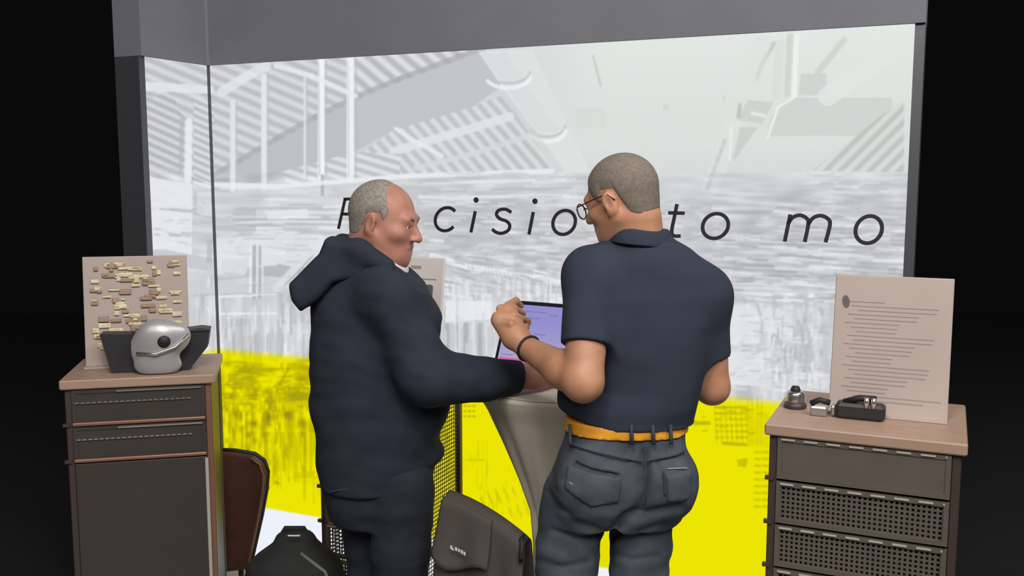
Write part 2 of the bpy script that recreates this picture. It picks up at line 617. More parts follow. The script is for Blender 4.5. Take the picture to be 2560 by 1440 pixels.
# left hall roof, corrugated
arc = [(1210, 128), (1120, 160), (1000, 205), (890, 250), (790, 300), (690, 355), (600, 408), (535, 445)]
lowarc = [(1255, 215), (1180, 268), (1080, 300), (985, 325), (900, 372), (800, 415), (690, 450), (535, 475)]
stripes([(300, 120), (900, 120)] + [(890, 250), (790, 300), (690, 355), (600, 408), (535, 445), (300, 560)], 1, 0.42, 26, 0.745, 0.855, 1.6)
stripes([(880, 120), (1215, 110), (1120, 160), (1000, 205), (885, 252)], 1, 0.85, 30, 0.73, 0.88, 1.6)
poly(arc + lowarc[::-1], 0.755)
for k in range(len(arc) - 1):
    seg((arc[k][0], arc[k][1] - 8), (arc[k + 1][0], arc[k + 1][1] - 8), 14, 0.68, 0.75)
poly([(1210, 128), (1000, 205), (890, 250), (900, 372), (985, 325), (1180, 268), (1255, 215)], 0.775, 0.8)
# second roof field under the beam
stripes([(985, 325), (1180, 268), (1262, 235), (1300, 300), (1385, 420), (1020, 440), (880, 440), (900, 385)], 1, 1.15, 25, 0.755, 0.875, 1.4)
path([(985, 378), (1130, 335), (1275, 292)], 22, 0.89, 0.9)
path([(990, 322), (1035, 352), (1105, 390)], 10, 0.92, 0.9)
path([(1040, 420), (1180, 385), (1320, 340)], 14, 0.85, 0.8)
path([(690, 445), (760, 435), (880, 418)], 20, 0.80, 0.6)
stripes([(700, 430), (890, 380), (1000, 385), (1000, 440), (720, 460)], 1, 0.3, 22, 0.76, 0.88)
# round duct
poly([(1195, 128), (1330, 122), (1480, 440), (1400, 440)], 0.885, 0.9)
poly([(1205, 135), (1265, 132), (1400, 330), (1345, 330)], 0.855, 0.6)
for cx, cy, rx in ((1270, 178, 56), (1368, 312, 46)):
    pts = [(cx + rx * math.cos(a), cy + 30 * math.sin(a)) for a in np.linspace(0.05, math.pi - 0.4, 14)]
    path(pts, 5, 0.76, 0.8)
    path([(p[0], p[1] + 12) for p in pts], 9, 0.95, 0.7)
path([(1483, 140), (1502, 215)], 5, 0.79)
path([(1260, 240), (1330, 330), (1400, 425)], 18, 0.82, 0.55)
poly([(1440, 270), (1515, 270), (1515, 320), (1440, 320)], 0.85, 0.6)
# crane beam at the right
path([(1935, 108), (1905, 160), (1890, 200)], 11, 0.79, 0.9)
path([(1905, 108), (1880, 210), (1835, 300), (1775, 470)], 44, 0.885, 0.55)
poly([(1868, 250), (1935, 255), (1905, 310), (1845, 300)], 0.81, 0.8)
path([(1880, 283), (1912, 290)], 8, 0.92)
path([(1850, 262), (1846, 292)], 9, 0.76)
poly([(1850, 318), (1895, 318), (1840, 395), (1832, 400)], 0.80, 0.8)
for q in range(6):
    x, y = 1812 - q * 8, 350 + q * 22
    seg((x, y), (x - 4, y + 12), 10, 0.78, 0.7)
path([(1828, 320), (1824, 400)], 6, 0.93)
path([(1975, 90), (1968, 235)], 16, 0.83, 0.9)
path([(1992, 90), (1985, 235)], 12, 0.95, 0.9)
path([(1950, 110), (1940, 240)], 22, 0.86, 0.7)
poly([(2002, 185), (2065, 185), (2070, 238), (1996, 238)], 0.825, 0.9)
poly([(1960, 250), (2000, 243), (2230, 245), (2230, 340), (1915, 340), (1928, 290)], 0.825, 0.85)
path([(1920, 342), (1945, 268), (1990, 240)], 6, 0.94)
stripes([(2215, 280), (2260, 250), (2260, 430), (2030, 428), (2100, 370)], 1, -1.0, 26, 0.77, 0.86)
path([(2110, 100), (2045, 180)], 16, 0.82, 0.8)
path([(2300, 80), (2070, 240)], 50, 0.90, 0.8)
for x, y in ((1660, 262), (1668, 262), (1810, 240)):
    seg((x, y), (x, y + 12), 4, 0.80, 0.8)
path([(1765, 440), (1905, 470), (1860, 520)], 10, 0.84, 0.5)
# white posts on the left
for x, y0, y1, wd, v in ((582, 255, 475, 13, 0.89), (660, 190, 468, 14, 0.90), (762, 195, 445, 6, 0.88), (803, 152, 440, 17, 0.95), (876, 148, 448, 19, 0.94)):
    seg((x + wd * .7, y0), (x + wd * .7, y1), 5, 0.74, 0.7)
    seg((x, y0), (x, y1), wd, v)
seg((796, 155), (799, 440), 3, 0.75, .8)
seg((870, 155), (872, 440), 3, 0.78, .8)
seg((806, 440), (806, 486), 8, 0.62, 0.8)
path([(690, 165), (780, 190), (890, 240)], 12, 0.92, 0.8)
path([(555, 230), (610, 195), (665, 165)], 24, 0.90, 0.8)
# long horizontal shelves and lines of the machine hall
lum -= 0.035 * np.clip((GY - 430) / 40, 0, 1) * np.clip((720 - GY) / 40, 0, 1) * np.clip((GX - 900) / 100, 0, 1)
streak(300, 432, 2400, 700, 90, 9, 0.09, 3, 0.02)
streak(300, 432, 2400, 700, 40, 26, 0.07, 4, 0.02)
streak(900, 600, 2400, 760, 26, 7, 0.10, 5, 0.05)
streak(1780, 470, 2400, 760, 60, 7, 0.11, 6, 0.04)
path([(540, 462), (700, 466), (1020, 440), (1380, 428)], 12, 0.93, 0.9)
path([(1060, 458), (1440, 448)], 7, 0.91, 0.8)
path([(1090, 478), (1430, 470)], 5, 0.74, 0.7)
path([(1050, 492), (1440, 490)], 10, 0.92, 0.8)
for y, v in ((522, 0.74), (532, 0.92), (549, 0.70), (556, 0.88), (562, 0.74), (570, 0.93)):
    path([(590, y), (720, y - 2), (850, y)], 6, v, 0.75)
poly([(582, 530), (640, 522), (640, 552), (580, 555)], 0.74, 0.8)
poly([(670, 528), (768, 522), (770, 545), (668, 548)], 0.90, 0.9)
poly([(540, 565), (640, 562), (640, 580), (540, 578)], 0.74, 0.7)
poly([(540, 595), (800, 585), (860, 620), (760, 680), (540, 690)], 0.905, 0.75)
path([(670, 617), (740, 625), (830, 632)], 5, 0.82, 0.8)
poly([(555, 650), (620, 640), (620, 700), (555, 698)], 0.855, 0.8)
poly([(660, 665), (700, 660), (735, 668), (815, 668), (720, 692), (655, 690)], 0.71, 0.85)
poly([(620, 668), (660, 660), (660, 690), (612, 690)], 0.73, 0.7)
path([(545, 698), (625, 690)], 8, 0.75, 0.7)
for x, wd, v in ((627, 5, 0.95), (636, 9, 0.70), (644, 5, 0.93), (650, 8, 0.72), (657, 4, 0.9)):
    seg((x, 617), (x - 1, 742), wd, v, 0.9)
path([(690, 722), (735, 675), (790, 632)], 20, 0.87, 0.9)
path([(712, 712), (745, 680), (782, 640)], 5, 0.70, 0.8)
# windows and uprights over the yellow field
streak(300, 735, 2400, 1000, 13, 130, 0.16, 8)
streak(300, 735, 2400, 900, 60, 40, 0.07, 9)
path([(545, 742), (640, 738)], 6, 0.93, 0.9)
path([(540, 736), (780, 730)], 4, 0.76, 0.7)
poly([(560, 790), (640, 790), (640, 875), (560, 875)], 0.82, 0.8)
for x in (585, 605, 626):
    seg((x, 800), (x, 885), 9, 0.72, 0.7)
poly([(575, 798), (620, 796), (618, 815), (577, 818)], 0.74, 0.7)
poly([(700, 808), (775, 808), (775, 880), (705, 880)], 0.85, 0.7)
path([(700, 803), (700, 890)], 14, 0.74, 0.7)
path([(700, 806), (775, 806)], 6, 0.76, 0.7)
path([(540, 785), (690, 783)], 6, 0.94, 0.8)
for x in (720, 735, 752, 768):
    seg((x, 742), (x, 800), 7, 0.75, 0.6)
# centre and right shop floor
path([(1080, 640), (1170, 668), (1330, 690), (1420, 712)], 16, 0.94, 0.85)
for q in range(26):
    x = 1170 + q * 10
    seg((x, 664 + q * 2.0), (x + 4, 676 + q * 2.0), 4, 0.70, 0.6)
poly([(1120, 700), (1170, 700), (1175, 750), (1120, 755)], 0.86, 0.8)
poly([(1115, 752), (1230, 752), (1230, 805), (1112, 812)], 0.915, 0.95)
poly([(1105, 806), (1235, 798), (1235, 900), (1105, 900)], 0.80, 0.7)
for x, wd in ((1118, 11), (1165, 12), (1200, 12)):
    seg((x, 812), (x, 885), wd, 0.67, 0.75)
for x in (1140, 1150, 1185, 1215):
    seg((x, 808), (x, 885), 6, 0.90, 0.8)
for x in range(1120, 1180, 16):
    seg((x, 702), (x, 748), 5, 0.93, 0.7)
for q, x in enumerate(range(1235, 1420, 12)):
    seg((x, 700 + q), (x, 742), 5, 0.93 if q % 2 else 0.77, 0.7)
streak(1800, 560, 2400, 700, 150, 6, 0.09, 12, 0.05)
path([(1780, 670), (1950, 678), (2140, 690), (2300, 700)], 7, 0.64, 0.6)
path([(1820, 735), (1920, 735)], 10, 0.92, 0.8)
path([(1830, 752), (2140, 770)], 6, 0.76, 0.6)
poly([(1815, 765), (1905, 765), (1900, 860), (1815, 860)], 0.90, 0.8)
path([(1893, 762), (1908, 810), (1902, 830)], 8, 0.76, 0.8)
poly([(1905, 780), (1950, 770), (2000, 820), (1985, 840), (1910, 830)], 0.89, 0.8)
poly([(1990, 800), (2016, 800), (2012, 838), (1990, 838)], 0.75, 0.7)
poly([(1812, 880), (1910, 880), (1910, 965), (1812, 965)], 0.90, 0.85)
poly([(1925, 850), (2060, 850), (2060, 930), (1925, 930)], 0.80, 0.4)
for q in range(14):
    x = 1925 + (q * 53) % 130
    y = 835 + (q * 37) % 90
    seg((x, y), (x + 6 - q, y + 30), 6, 0.70 if q % 2 else 0.93, 0.7)
path([(1815, 868), (1920, 872)], 6, 0.80, 0.8)
poly([(1900, 935), (2075, 935), (2075, 985), (1900, 975)], 0.87, 0.8)
# far left panel
stripes([(300, 260), (430, 230), (470, 330), (470, 420), (300, 420)], 1, 0.45, 20, 0.72, 0.84)
poly([(300, 200), (535, 215), (535, 235), (300, 225)], 0.90, 0.9)
path([(455, 290), (452, 430)], 10, 0.72, .7)
path([(472, 305), (470, 450)], 18, 0.93, 0.9)
stripes([(485, 240), (535, 255), (535, 460), (485, 440)], 1, 0.45, 17, 0.74, 0.87)
poly([(300, 430), (480, 460), (480, 640), (300, 620)], 0.915, 0.9)
for q in range(9):
    seg((400 + (q * 29) % 60, 522 + (q % 3) * 3 + (q > 4) * 60), (424 + (q * 29) % 60, 524 + (q % 3) * 3 + (q > 4) * 60), 5, 0.74, 0.8)
path([(485, 455), (532, 470)], 6, 0.93)
path([(488, 480), (488, 535), (532, 545)], 5, 0.74, .8)
poly([(300, 620), (420, 625), (535, 648), (535, 680), (300, 645)], 0.79, 0.9)
path([(525, 605), (523, 650)], 14, 0.72, 0.7)
path([(480, 740), (535, 735)], 6, 0.76, 0.7)
# machinery in the yellow field
streak(535, 905, 800, 1080, 26, 22, 0.30, 21)
streak(535, 960, 700, 1180, 9, 14, 0.26, 22)
streak(535, 1030, 1300, 1190, 7, 150, 0.30, 23)
lum[435:640, 268:400] -= 0.10 * np.clip((1190 - GY[435:640, 268:400]) / 60, 0, 1) * np.clip((GY[435:640, 268:400] - 905) / 40, 0, 1)
poly([(725, 968), (790, 968), (788, 1000), (725, 1003)], 0.56, 0.7)
poly([(700, 905), (800, 915), (800, 935), (700, 920)], 0.60, 0.5)
poly([(570, 935), (612, 935), (605, 975), (570, 970)], 0.58, 0.6)
path([(655, 925), (720, 922), (700, 960), (660, 980)], 9, 0.58, 0.6)
poly([(540, 1190), (660, 1190), (800, 1215), (800, 1300), (540, 1300)], 0.86, 0.95)
for q in range(6):
    seg((650 + q * 9, 1192), (650 + q * 9, 1225 - 3 * q), 4, 0.72, 0.6)
seg((668, 1216), (673, 1220), 6, 0.60)
seg((690, 1205), (696, 1209), 6, 0.60)
poly([(735, 1180), (790, 1178), (778, 1197), (735, 1195)], 0.72, 0.7)
# fence-like machine parts in the middle of the yellow field
poly([(1075, 1000), (1400, 1000), (1400, 1400), (1075, 1400)], 0.87, 0.8)
for q in range(46):
    x, y = 1085 + (q * 67) % 60, 1010 + (q * 41) % 190
    seg((x, y), (x + 3, y + 5), 6, 0.56, 0.5)
for q in range(12):
    x, y = 1150 + (q % 4) * 11, 1015 + (q // 4) * 13
    seg((x, y), (x + 3, y), 5, 0.52, 0.7)
path([(1165, 1150), (1210, 1150)], 5, 0.72, 0.8)
for x in (1195, 1208, 1218):
    seg((x, 1100), (x - 3, 1220), 4, 0.74, 0.6)
for q in range(40):
    x, y = 1200 + (q * 71) % 125, 1215 + (q * 29) % 70
    seg((x, y), (x, y + 10), 5, 0.70, 0.55)
poly([(1640, 1000), (2400, 1000), (2400, 1460), (1640, 1460)], 0.855, 0.95)
poly([(1730, 1010), (1770, 1010), (1770, 1045), (1725, 1045)], 0.86, 0.9)
path([(1720, 1056), (1772, 1058)], 10, 0.60, 0.7)
for r_ in range(6):
    for c_ in range(7):
        seg((1788 + c_ * 12 + r_ * 1.0, 1018 + r_ * 15), (1795 + c_ * 12, 1019 + r_ * 15), 6, 0.56, 0.6)
for c_ in range(6):
    seg((1786 + c_ * 13, 1015), (1792 + c_ * 13, 1105), 3, 0.62, 0.5)
path([(1808, 1108), (1865, 1112)], 8, 0.58, 0.7)
for x in (1870, 1880, 1894, 1904):
    seg((x, 990), (x, 1110), 4, 0.72, 0.7)
poly([(1860, 1030), (1925, 1030), (1925, 1120), (1870, 1115)], 0.76, 0.5)
for r_ in range(9):
    for c_ in range(2):
        seg((1888 + c_ * 20, 1130 + r_ * 17), (1900 + c_ * 20, 1131 + r_ * 17), 6, 0.62, 0.6)
poly([(1840, 1150), (1870, 1145), (1866, 1168), (1846, 1166)], 0.64, 0.7)
def scatter(x0, y0, x1, y1, n, lx, ly, wd, tones, a, seed, slope=0.0):
    r = random.Random(seed)
    for _ in range(n):
        x, y = r.uniform(x0, x1), r.uniform(y0, y1)
        dx, dy = r.uniform(lx[0], lx[1]), r.uniform(ly[0], ly[1])
        seg((x, y), (x + dx, y + dy + slope * dx), r.uniform(*wd), r.choice(tones), a * r.uniform(.5, 1))
G4 = (0.66, 0.72, 0.76, 0.92, 0.95)
scatter(540, 470, 860, 600, 45, (15, 90), (-1, 1), (2.5, 6), G4, .75, 1)
scatter(540, 585, 800, 740, 45, (6, 60), (-2, 2), (2.5, 6), (0.75, 0.8, 0.94), .6, 2)
scatter(540, 740, 780, 880, 90, (-1, 1), (15, 70), (2.5, 7), (0.70, 0.76, 0.93, 0.95), .6, 3)
scatter(1040, 430, 1470, 520, 70, (20, 120), (-1, 1), (2.5, 5), (0.74, 0.78, 0.93), .7, 4, -.02)
scatter(1040, 500, 1480, 650, 150, (8, 70), (-2, 2), (2.5, 6), G4, .7, 5, .03)
scatter(1040, 640, 1430, 740, 110, (8, 50), (-2, 6), (2.5, 6), G4, .7, 6, .12)
scatter(1110, 690, 1430, 905, 80, (-1, 1), (15, 60), (3, 7), (0.72, 0.78, 0.93, 0.95), .6, 7)
scatter(1640, 500, 1790, 600, 90, (4, 24), (-2, 2), (2.5, 5), (0.68, 0.74, 0.93), .6, 8)
scatter(1770, 560, 2250, 760, 260, (15, 110), (-2, 2), (2.5, 6), G4, .75, 9, .05)
scatter(1880, 500, 2250, 620, 120, (10, 60), (-3, 3), (2.5, 6), G4, .65, 10, .03)
scatter(1990, 430, 2250, 500, 40, (15, 70), (-2, 2), (2.5, 6), (0.74, 0.8, 0.93), .7, 11)
scatter(1815, 740, 2100, 980, 150, (4, 40), (-4, 4), (2.5, 6), (0.70, 0.76, 0.92, 0.95), .6, 12, .04)
scatter(1930, 760, 2060, 960, 90, (-3, 3), (10, 40), (3, 7), (0.70, 0.77, 0.93, 0.95), .65, 13)
scatter(300, 500, 530, 620, 40, (6, 30), (-2, 2), (2.5, 5), (0.70, 0.76, 0.94), .6, 14)
scatter(300, 690, 535, 860, 60, (-1, 1), (15, 60), (3, 6), (0.72, 0.78, 0.94), .6, 15)
scatter(540, 900, 800, 1020, 150, (4, 30), (-3, 3), (3, 8), (0.52, 0.6, 0.66, 0.72, 0.86), .55, 16)
scatter(540, 960, 800, 1080, 90, (-2, 2), (6, 30), (3, 7), (0.52, 0.6, 0.68, 0.86), .55, 17)
scatter(540, 1030, 800, 1185, 110, (-1, 1), (25, 90), (3, 7), (0.56, 0.64, 0.70, 0.84, 0.88), .55, 18)
scatter(1080, 1000, 1150, 1230, 60, (2, 14), (2, 14), (3, 6), (0.56, 0.66, 0.74), .5, 19)
scatter(1150, 1100, 1330, 1290, 60, (-1, 1), (8, 40), (2.5, 5), (0.64, 0.72, 0.90), .45, 20)
scatter(1722, 1000, 1925, 1110, 60, (4, 16), (-2, 2), (2.5, 6), (0.58, 0.68, 0.90), .5, 21)
# soften like print seen from afar
for _ in range(1):
    L = np.pad(lum, 1, mode='edge')
    lum = (L[:-2, 1:-1] + L[2:, 1:-1] + L[1:-1, :-2] + L[1:-1, 2:] + 6 * L[1:-1, 1:-1]) / 10
lum = np.clip(lum, 0.45, 0.97)

def sample(img, px, py):
    x = np.clip((px - 1) / 2, 0, HW - 1.001)
    y = np.clip((py - 1) / 2, 0, HH - 1.001)
    i, j = np.floor(y).astype(int), np.floor(x).astype(int)
    f, g = y - i, x - j
    return img[i, j] * (1 - f) * (1 - g) + img[i + 1, j] * f * (1 - g) + img[i, j + 1] * (1 - f) * g + img[i + 1, j + 1] * f * g
PRINT = emit_attr('backlit_print', 'print_colour', 1.0)
def print_panel(name, origin, dirv, length, parent, step=0.004):
    nu, nz = int(length / step) + 1, int(PANEL_H / step) + 1
    U, Z = np.meshgrid(np.linspace(0, length, nu), np.linspace(0.0, PANEL_H, nz))
    P = np.stack([origin[0] + dirv[0] * U, origin[1] + dirv[1] * U, Z], -1)
    px, py = proj(P)
    l = sample(lum, px, py)
    g = sample(grn, px, py)
    l = np.where(py < 1439, l, 0.86)
    S = np.stack([l - 0.6 * g - 0.004, l + 0.2 * g, l - 0.4 * g + 0.012 * (1 - g / 0.022)], -1)
    m = np.clip(0.30 + 0.80 * (l + 0.03), 0, 1) ** 1.3
    yel = np.stack([0.925 * m, 0.895 * m ** 1.06, 0.01 + 0.30 * np.clip(0.88 - m, 0, 1)], -1)
    t = np.clip((ZYEL + 0.012 - Z) / 0.03, 0, 1)[..., None]
    S = S * (1 - t) + yel * t
    t = np.clip((ZWHITE + 0.004 - Z) / 0.01, 0, 1)[..., None]
    S = S * (1 - t) + np.array([0.93, 0.945, 0.985]) * t
    S = np.clip(S, 0, 1)
    lin = np.where(S > 0.04045, ((S + 0.055) / 1.055) ** 2.4, S / 12.92)
    idx = np.arange(nu * nz).reshape(nz, nu)
    Q = np.stack([idx[:-1, :-1], idx[:-1, 1:], idx[1:, 1:], idx[1:, :-1]], -1).reshape(-1, 4)
    o = mesh_obj(name, P.reshape(-1, 3), Q, PRINT, parent)
    at = o.data.color_attributes.new('print_colour', 'FLOAT_COLOR', 'POINT')
    col = np.ones((nu * nz, 4), np.float32)
    col[:, :3] = lin.reshape(-1, 3)
    at.data.foreach_set('color', col.ravel())
    return o

LEN_B = wall_uz(2262, 600)[0]
LEN_L = 0.36
def wall_box(u0, u1, z0, z1, n0, n1, origin=CORNER, d=WD, n=WN):
    """box along a wall: u range, z range, offset range along the normal"""
    b = MB().box((u0, n0, z0), (u1, n1, z1))
    return b.xf(lambda p: np.array([origin[0] + d[0] * p[0] + n[0] * p[1], origin[1] + d[1] * p[0] + n[1] * p[1], p[2]]))
def merged(parts):
    m = MB()
    for p in parts:
        m.add(p.v, p.f)
    return m
LDIR = WN                       # the left wall runs from the corner towards the viewer
LNOR = WD
wall_back = structure(wall_box(-0.1, LEN_B + 0.03, 0.0, PANEL_H, -0.12, -0.012).build('wall_back', 'aluminium'), 'backlit light box wall with printed machine hall and yellow field')
print_panel('printed_fabric', CORNER, WD, LEN_B, wall_back)
wall_box(LEN_B, LEN_B + 0.03, 0.0, PANEL_H, -0.01, 0.006).build('frame_profile', 'aluminium', wall_back)
wall_box(-0.004, 0.012, 0.0, PANEL_H, -0.01, 0.006).build('frame_profile', 'aluminium', wall_back)
wall_left = structure(wall_box(0.0, LEN_L + 0.03, 0.0, PANEL_H, -0.12, -0.012, d=LDIR, n=LNOR).build('wall_left', 'aluminium'), 'narrow backlit light box wall turning forward at the corner')
print_panel('printed_fabric', CORNER, LDIR, LEN_L, wall_left)
wall_box(LEN_L, LEN_L + 0.03, 0.0, PANEL_H, -0.01, 0.006, d=LDIR, n=LNOR).build('frame_profile', 'aluminium', wall_left)
# fascia over the light boxes with a rounded inner corner
def fascia(path_pts, z0, z1, thick):
    m = MB()
    P = np.array(path_pts)
    T = np.gradient(P, axis=0)
    T /= np.linalg.norm(T, axis=1)[:, None]
    N = np.stack([T[:, 1], -T[:, 0]], 1)      # into the booth
    inner, outer = P + N * 0.02, P - N * thick
    n = len(P)
    V = []
    for z in (z0, z1):
        V += [(a[0], a[1], z) for a in inner] + [(a[0], a[1], z) for a in outer]
    f = []
    for i in range(n - 1):
        f += [(i, i + 1, 2 * n + i + 1, 2 * n + i), (n + i + 1, n + i, 3 * n + i, 3 * n + i + 1), (i + 1, i, n + i, n + i + 1), (2 * n + i, 2 * n + i + 1, 3 * n + i + 1, 3 * n + i)]
    f += [(0, 2 * n, 3 * n, n), (n - 1, 2 * n - 1, 4 * n - 1, 3 * n - 1)]
    return m.add(V, f)
R = 0.03
cpath = [CORNER + LDIR * s for s in np.linspace(LEN_L + 0.03, R, 6)]
cc = CORNER + LDIR * R + WD * R
for a in np.linspace(0, math.pi / 2, 9)[1:-1]:
    cpath.append(cc - WD * R * math.cos(a) - LDIR * R * math.sin(a))
cpath += [CORNER + WD * s for s in np.linspace(R, LEN_B + 0.03, 12)]
trim = fascia(cpath, PANEL_H, 3.05, 0.12).build('trim_1', 'fascia')
structure(trim, 'plain grey fascia above the light box walls')
# floor: the booth platform and the dark hall carpet around it
poly_f = [CORNER + LDIR * 5.2 - WD * 0.02, CORNER + LDIR * 5.2 + WD * (LEN_B + .02), CORNER + WD * (LEN_B + .02) - LDIR * 0.1, CORNER - LDIR * 0.1 - WD * 0.1]
b = MB().prism([tuple(p) for p in poly_f], (0, 0, -0.04), (1, 0, 0), (0, 1, 0), (0, 0, 1), 0.04)
structure(b.build('floor', 'booth_floor'), 'pale grey booth floor')
structure(MB().box((-9, -6, -0.08), (9, 12, -0.042)).build('floor_hall', 'hall_floor'), 'dark carpet of the hall around the booth')

# ---- lettering on the back wall, each letter a flat black cut-out
def letter(strokes, dots=()):
    m = MB()
    hw = 0.0062
    for st in strokes:
        uz = np.array([wall_uz(*p) for p in st])
        # resample smoothly
        t = np.gradient(uz, axis=0)
        t /= np.linalg.norm(t, axis=1)[:, None] + 1e-9
        nn = np.stack([-t[:, 1], t[:, 0]], 1)
        A, B = uz + nn * hw, uz - nn * hw
        k = len(uz)
        def W(q, off):
            return (CORNER[0] + WD[0] * q[0] + WN[0] * off, CORNER[1] + WD[1] * q[0] + WN[1] * off, q[1])
        V = [W(q, 0.004) for q in A] + [W(q, 0.004) for q in B] + [W(q, 0.001) for q in A] + [W(q, 0.001) for q in B]
        f = []
        for i in range(k - 1):
            f += [(i, i + 1, k + i + 1, k + i), (2 * k + i, 2 * k + i + 1, i + 1, i), (k + i, k + i + 1, 3 * k + i + 1, 3 * k + i)]
        f += [(0, k, 3 * k, 2 * k), (k - 1, 3 * k - 1, 4 * k - 1, 2 * k - 1)]
        m.add(V, f)
    for d in dots:
        u, z = wall_uz(*d)
        pol = [(u + 0.0105 * math.cos(a), z + 0.0105 * math.sin(a)) for a in np.linspace(0, 2 * math.pi, 13)[:-1]]
        o = np.array([CORNER[0], CORNER[1], 0]) + np.array([WN[0], WN[1], 0]) * 0.001
        m.prism(pol, o, (WD[0], WD[1], 0), (0, 0, 1), (WN[0], WN[1], 0), 0.003)
    return m.build('letter', 'letter_black', wall_back, local=True)
def arc_pts(cx, cy, rx, ry, a0, a1, n=26, shear=0.12):
    out = []
    for a in np.linspace(math.radians(a0), math.radians(a1), n):
        x, y = rx * math.cos(a), -ry * math.sin(a)
        out.append((cx + x - shear * y, cy + y))
    return out
def smooth_path(pts, n=6):
    P = np.array(pts, float)
    out = []
    for i in range(len(P) - 1):
        p0, p1, p2, p3 = P[max(i - 1, 0)], P[i], P[i + 1], P[min(i + 2, len(P) - 1)]
        for t in np.linspace(0, 1, n, endpoint=False):
            out.append(0.5 * (2 * p1 + (p2 - p0) * t + (2 * p0 - 5 * p1 + 4 * p2 - p3) * t * t + (3 * p1 - p0 - 3 * p2 + p3) * t ** 3))
    out.append(P[-1])
    return [tuple(p) for p in out]
letter([[(847, 572), (864, 496)], smooth_path([(860, 498), (885, 498), (902, 505), (903, 522), (890, 534), (856, 535)])])
letter([[(925, 577), (936, 527)], smooth_path([(931, 548), (940, 533), (960, 528)])])
letter([arc_pts(1016, 552, 24, 28, 0, 320), [(992, 552), (1040, 552)]])
letter([arc_pts(1116, 548, 27, 29, 42, 320)])
letter([[(1178, 581), (1189, 528)]], [(1191, 500)])
letter([smooth_path([(1279, 531), (1264, 523), (1247, 526), (1242, 537), (1251, 547), (1267, 553), (1275, 563), (1271, 576), (1256, 583), (1242, 581), (1231, 573)])])
letter([[(1323, 586), (1334, 530)]], [(1338, 503)])
letter([arc_pts(1411, 556, 28, 30, 0, 360, 34)])
letter([[(1502, 592), (1514, 536)], smooth_path([(1509, 555), (1522, 540), (1540, 538), (1552, 550), (1543, 594)])])
letter([smooth_path([(1693, 510), (1686, 545), (1680, 576), (1684, 589), (1702, 590)]), [(1671, 532), (1712, 533)]])
letter([arc_pts(1789, 565, 32, 31, 0, 360, 34)])
letter([[(1962, 604), (1976, 536)], smooth_path([(1970, 560), (1982, 544), (2000, 538), (2017, 546), (2021, 560), (2012, 605)]), smooth_path([(2020, 562), (2033, 545), (2052, 539), (2070, 547), (2075, 562), (2064, 606)])])
letter([arc_pts(2172, 574, 33, 34, 0, 360, 34)])

# ================================================================== PEOPLE
def head_matrix(origin, yaw_dir, pitch, roll=0.0):
    """columns: right, forward (face), up; pitch > 0 bows the face down"""
    f = np.array([yaw_dir[0], yaw_dir[1], 0.0])
    f /= np.linalg.norm(f)
    up = np.array([0, 0, 1.0])
    r = np.cross(f, up)
    f2 = f * math.cos(pitch) - up * math.sin(pitch)
    u2 = np.cross(r, f2)
    r2 = r * math.cos(roll) + u2 * math.sin(roll)
    u3 = np.cross(r2, f2)
    return np.stack([r2, f2, u3], 1), np.array(origin, float)
def head_parts(F, M, heavy=0.0, s=1.0):
    Rm, o = M
    W = lambda x, y, z: o + Rm @ (np.array([x, y, z]) * s)
    F.ell(W(0, -.014, .027), np.array((.077, .098, .088)) * s, Rm, .01)
    F.ell(W(0, .022, -.030), np.array((.066 + heavy * .5, .074, .085)) * s, Rm, .02)
    F.ell(W(0, .046, -.084), np.array((.045 + heavy, .045, .034)) * s, Rm, .025)
    F.ell(W(0, .068, -.098), np.array((.020, .020, .017)) * s, Rm, .015)
    for sx in (-1, 1):
        F.cone(W(sx * .058, -.005, -.045), W(sx * .030, .055, -.092), .020 * s + heavy * .5, .020 * s, .02)     # jaw line
        F.ell(W(sx * .042, .058, -.022), np.array((.024, .024, .02)) * s, Rm, .02)                              # cheek
    F.cone(W(-.036, .078, .022), W(.036, .078, .022), .013 * s, .013 * s, .015)                                  # brow
    for sx in (-1, 1):
        F.ell(W(sx * .031, .098, .003), np.array((.016, .011, .009)) * s, Rm, .008, sub=True)
        F.cone(W(sx * .019, .0885, .0085), W(sx * .043, .0815, .0075), .0048 * s, .0042 * s, .004)
        F.cone(W(sx * .020, .0870, -.0065), W(sx * .041, .0815, -.0055), .0040 * s, .0036 * s, .004)
    F.cone(W(0, .088, .012), W(0, .112, -.030), .008 * s, .0125 * s, .009)                                       # nose
    for sx in (-1, 1):
        F.ell(W(sx * .012, .100, -.034), np.array((.009, .012, .008)) * s, Rm, .005)
    F.cone(W(-.019, .086, -.062), W(.019, .086, -.062), .007 * s, .007 * s, .007)
    F.cone(W(-.017, .085, -.075), W(.017, .085, -.075), .0075 * s, .0075 * s, .007)
    F.cone(W(-.022, .094, -.0685), W(.022, .094, -.0685), .0028 * s, .0028 * s, .003, sub=True)
    for sx in (-1, 1):                                                                                          # ears
        Re = Rm @ np.array(Matrix.Rotation(sx * math.radians(-22), 3, 'Z')) @ np.array(Matrix.Rotation(math.radians(-10), 3, 'X'))
        F.ell(W(sx * .083, -.012, -.008), np.array((.0085, .019, .033)) * s, Re, .006)
        F.ell(W(sx * .0925, -.009, -.004), np.array((.006, .010, .020)) * s, Re, .004, sub=True)
        F.ell(W(sx * .080, -.004, -.034), np.array((.007, .010, .010)) * s, Re, .006)
